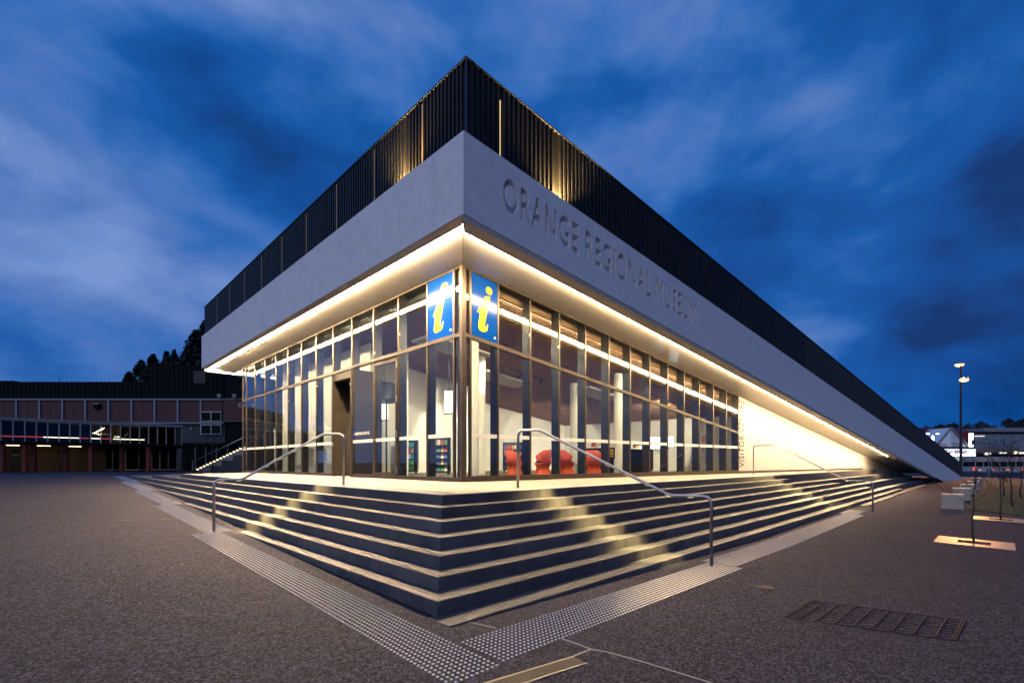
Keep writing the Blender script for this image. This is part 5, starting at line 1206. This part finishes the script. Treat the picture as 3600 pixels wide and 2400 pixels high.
for l_ in (2.6, 9.0):
    for d_ in (0.0, 2.2): 
        c = Vector((a.x, a.y, zb + 0.48)) + Rv * l_ + Fv * d_; w1 = MB().tube([c - Fv * 0.02, c + Fv * 0.28], 0.48, 18).build('wheel', M_dark, bus); MB().tube([c - Fv * 0.035, c - Fv * 0.021], 0.24, 12).build('hub', M_alu, w1)
M_tail = mat('tail_lamp', (1, .1, .05), .4, emis=(1.0, 0.06, 0.03), estr=4); M_ind = mat('amber_lamp', (1, .5, .1), .4, emis=(1.0, 0.42, 0.06), estr=4)
for k in range(5): bb('marker_lamp', 0.6 + k * 2.6, 0.95 + k * 2.6, -0.03, -0.006, 0.72, 0.80, M_tail if k % 2 else M_ind)
for z in (0.75, 1.05): bb('tail_lamp', -0.03, -0.004, 0.15, 0.4, z, z + 0.2, M_tail)
# ---- sodium street lamp, two heads, on a tall pole beyond the end of the roof
lp = at(3378, 1670, 60.0); lp.z = g(lp.x, lp.y)
lamp = thing('street_lamp', 'tall street lamp with two orange lit heads beyond the low roof end', 'street lamp', tuple(lp))
zt1, zt2 = at(3378, 1279, 60).z, at(3378, 1338, 60).z
MB().tube([lp, lp + Uv * (zt1 - lp.z) * 0.5, Vector((lp.x, lp.y, zt1))], [0.16, 0.12, 0.08], 10).build('pole', mat('galvanised_pole', (0.035, 0.032, 0.03), 0.8, 0.0), lamp)
M_sod = mat('sodium_lens', (1, 0.7, 0.3), 0.4, emis=(1.0, 0.52, 0.13), estr=6.5)
for z, side_, pw in ((zt1, Rv * 0.1 + Fv * 0.3, 4000), (zt2, -Rv * 0.45 - Fv * 0.9, 15000)):
    c = Vector((lp.x, lp.y, z)) + side_
    MB().tube([Vector((lp.x, lp.y, z - 0.25)), c - Uv * 0.02], 0.04, 8).build('arm', M_alu, lamp)
    hd = MB().lathe(c, [(0.50, 0.0), (0.52, 0.05), (0.36, 0.18), (0.05, 0.24)], 20).build('lamp_head', M_alu, lamp)
    MB().lathe(c, [(0.14, -0.26), (0.36, -0.18), (0.46, -0.005)], 20).build('lens', M_sod, hd)
    ld = bpy.data.lights.new('sodium_light', 'SPOT'); ld.energy = pw; ld.color = (1.0, 0.45, 0.14); ld.shadow_soft_size = 0.25; ld.spot_size = R_(116); ld.spot_blend = 0.4
    lo = bpy.data.objects.new('sodium_light', ld); col.objects.link(lo); lo.location = c - Uv * 0.6 - Fv * 0.3; lo.rotation_euler = (Fv * 0.9 + Rv * 0.35 + Uv * 0.42).to_track_quat('Z', 'Y').to_euler(); put(lo, lamp)
# ---- small twin lamp of the car wash and poles
tl2 = thing('forecourt_lamp', 'twin white lit lamp and lit pylon left of the car wash gable', 'lamp', tuple(at(3279, 1660, 105))); tl2.location.z = ZS
c = at(3279, 1660, 105); c.z = ZS; tp = at(3279, 1524, 105)
MB().tube([c, Vector((c.x, c.y, tp.z))], 0.12, 8).build('pole', M_pil, tl2); MB().tube([tp - Rv * 1.1, tp + Rv * 1.1], 0.03, 6).build('crossbar', M_dark, tl2)
for s_ in (-1, 1): MB().lathe(tp + Rv * 1.05 * s_, [(0.26, -0.12), (0.32, 0.0), (0.22, 0.10)], 14).build('lamp_head', M_signb, tl2)
MB().lathe(at(3279, 1555, 104.6), [(0.12, 0), (0.24, 0.3), (0.24, 1.2), (0.10, 1.55)], 14).build('lit_pylon', M_signb, tl2)
p = at(3476, 1672, 60); p.z = g(p.x, p.y); pt_ = at(3476, 1588, 60)
ps = thing('sign_post', 'slim grey post on the verge before the bus', 'post', tuple(p)); MB().tube([p, pt_], 0.05, 8).build('pole', M_alu, ps); MB().tube([pt_, pt_ + Uv * 0.06], 0.07, 8).build('cap', M_alu, ps)
# dark low hedge along the verge
def hedge(l0, l1, d, h, label, seed, n):
    rnd = random.Random(seed); o = Vector((CAM.x, CAM.y, 0)) + Fv * d; root = thing('hedge', label, 'hedge', tuple(o + Rv * (l0 + l1) / 2 + Uv * gz)); m = MB(); 
    for k in range(n):
        q = o + Rv * rnd.uniform(l0, l1) + Fv * rnd.uniform(-.5, .5) + Uv * (gz + rnd.uniform(0, h) * rnd.uniform(.6, 1)); s_ = rnd.uniform(.06, .16); u_ = Vector((rnd.uniform(-1, 1), rnd.uniform(-1, 1), rnd.uniform(-1, 1))).normalized(); v_ = u_.orthogonal().normalized(); b = len(m.v)
        m.v += [tuple(q - u_ * s_), tuple(q + v_ * s_ * .5), tuple(q + u_ * s_), tuple(q - v_ * s_ * .5)]; m.f.append((b, b + 1, b + 2, b + 3))
    m.build('foliage', M_leaf, root)
    for k in range(6): q = o + Rv * (l0 + (l1 - l0) * (k + .5) / 6) + Uv * gz; MB().tube([q, q + Uv * h * .6], 0.03, 5).build('stem', M_bark, root)
hedge(57.5, 95, 66, 0.55, 'low dark hedge along the verge at the street end of the lawn', 77, 6000)
# ---- distant trees on the skyline
sk = ((3215, 1505, 260, 7, False), (3255, 1500, 270, 9, False), (3300, 1494, 300, 9, False), (3352, 1490, 300, 10, False), (3410, 1487, 320, 12, False), (3450, 1484, 320, 11, False), (3480, 1492, 300, 7, False), (3550, 1474, 240, 8, False), (3597, 1476, 230, 8, False), (3640, 1470, 240, 10, False))
labs = ('far dark tree just above the low end of the black roof', 'far dark tree left of the white gable', 'round far dark tree behind the gable top', 'far dark tree right behind the gable apex', 'broad far dark tree above the gym roof', 'far dark tree beside the broad one above the gym', 'small far dark tree above the gym letters', 'far umbrella shaped gum tree above the gym roof', 'far gum tree at the right of the umbrella shaped one', 'far gum tree furthest along the skyline')
for k, (px_, py_, dep, wd, cn) in enumerate(sk):
    t_ = at(px_, py_, dep); b_ = Vector((t_.x, t_.y, -1.5)); crown_tree(b_, t_.z + 1.5, wd * 0.75, labs[k], 90 + k, 1100, 1.0, M_leaf2, cn, 'far trees on the skyline', 0.5, 7)
m = MB(); nS = 60
for k in range(nS + 1):
    t = k / nS; px_ = 3080 + 800 * t; b_ = at(px_, 1626, 420); h_ = at(px_, 1512 + 5 * math.sin(k * 1.3) + 3 * math.sin(k * 0.37), 420).z
    m.v += [(b_.x, b_.y, -3), (b_.x, b_.y, h_), tuple(b_ + Fv * 60 - Uv * 4), tuple(Vector((b_.x, b_.y, h_ - 4)) + Fv * 60)]
for k in range(nS): q = k * 4; m.f += [(q, q + 4, q + 5, q + 1), (q + 1, q + 5, q + 7, q + 3), (q + 2, q + 3, q + 7, q + 6)]
tag(m.build('far_ridge', mat('dark_ridge', (0.02, 0.025, 0.03), 0.9, noise=(0.05, 0.5))), kind='structure')
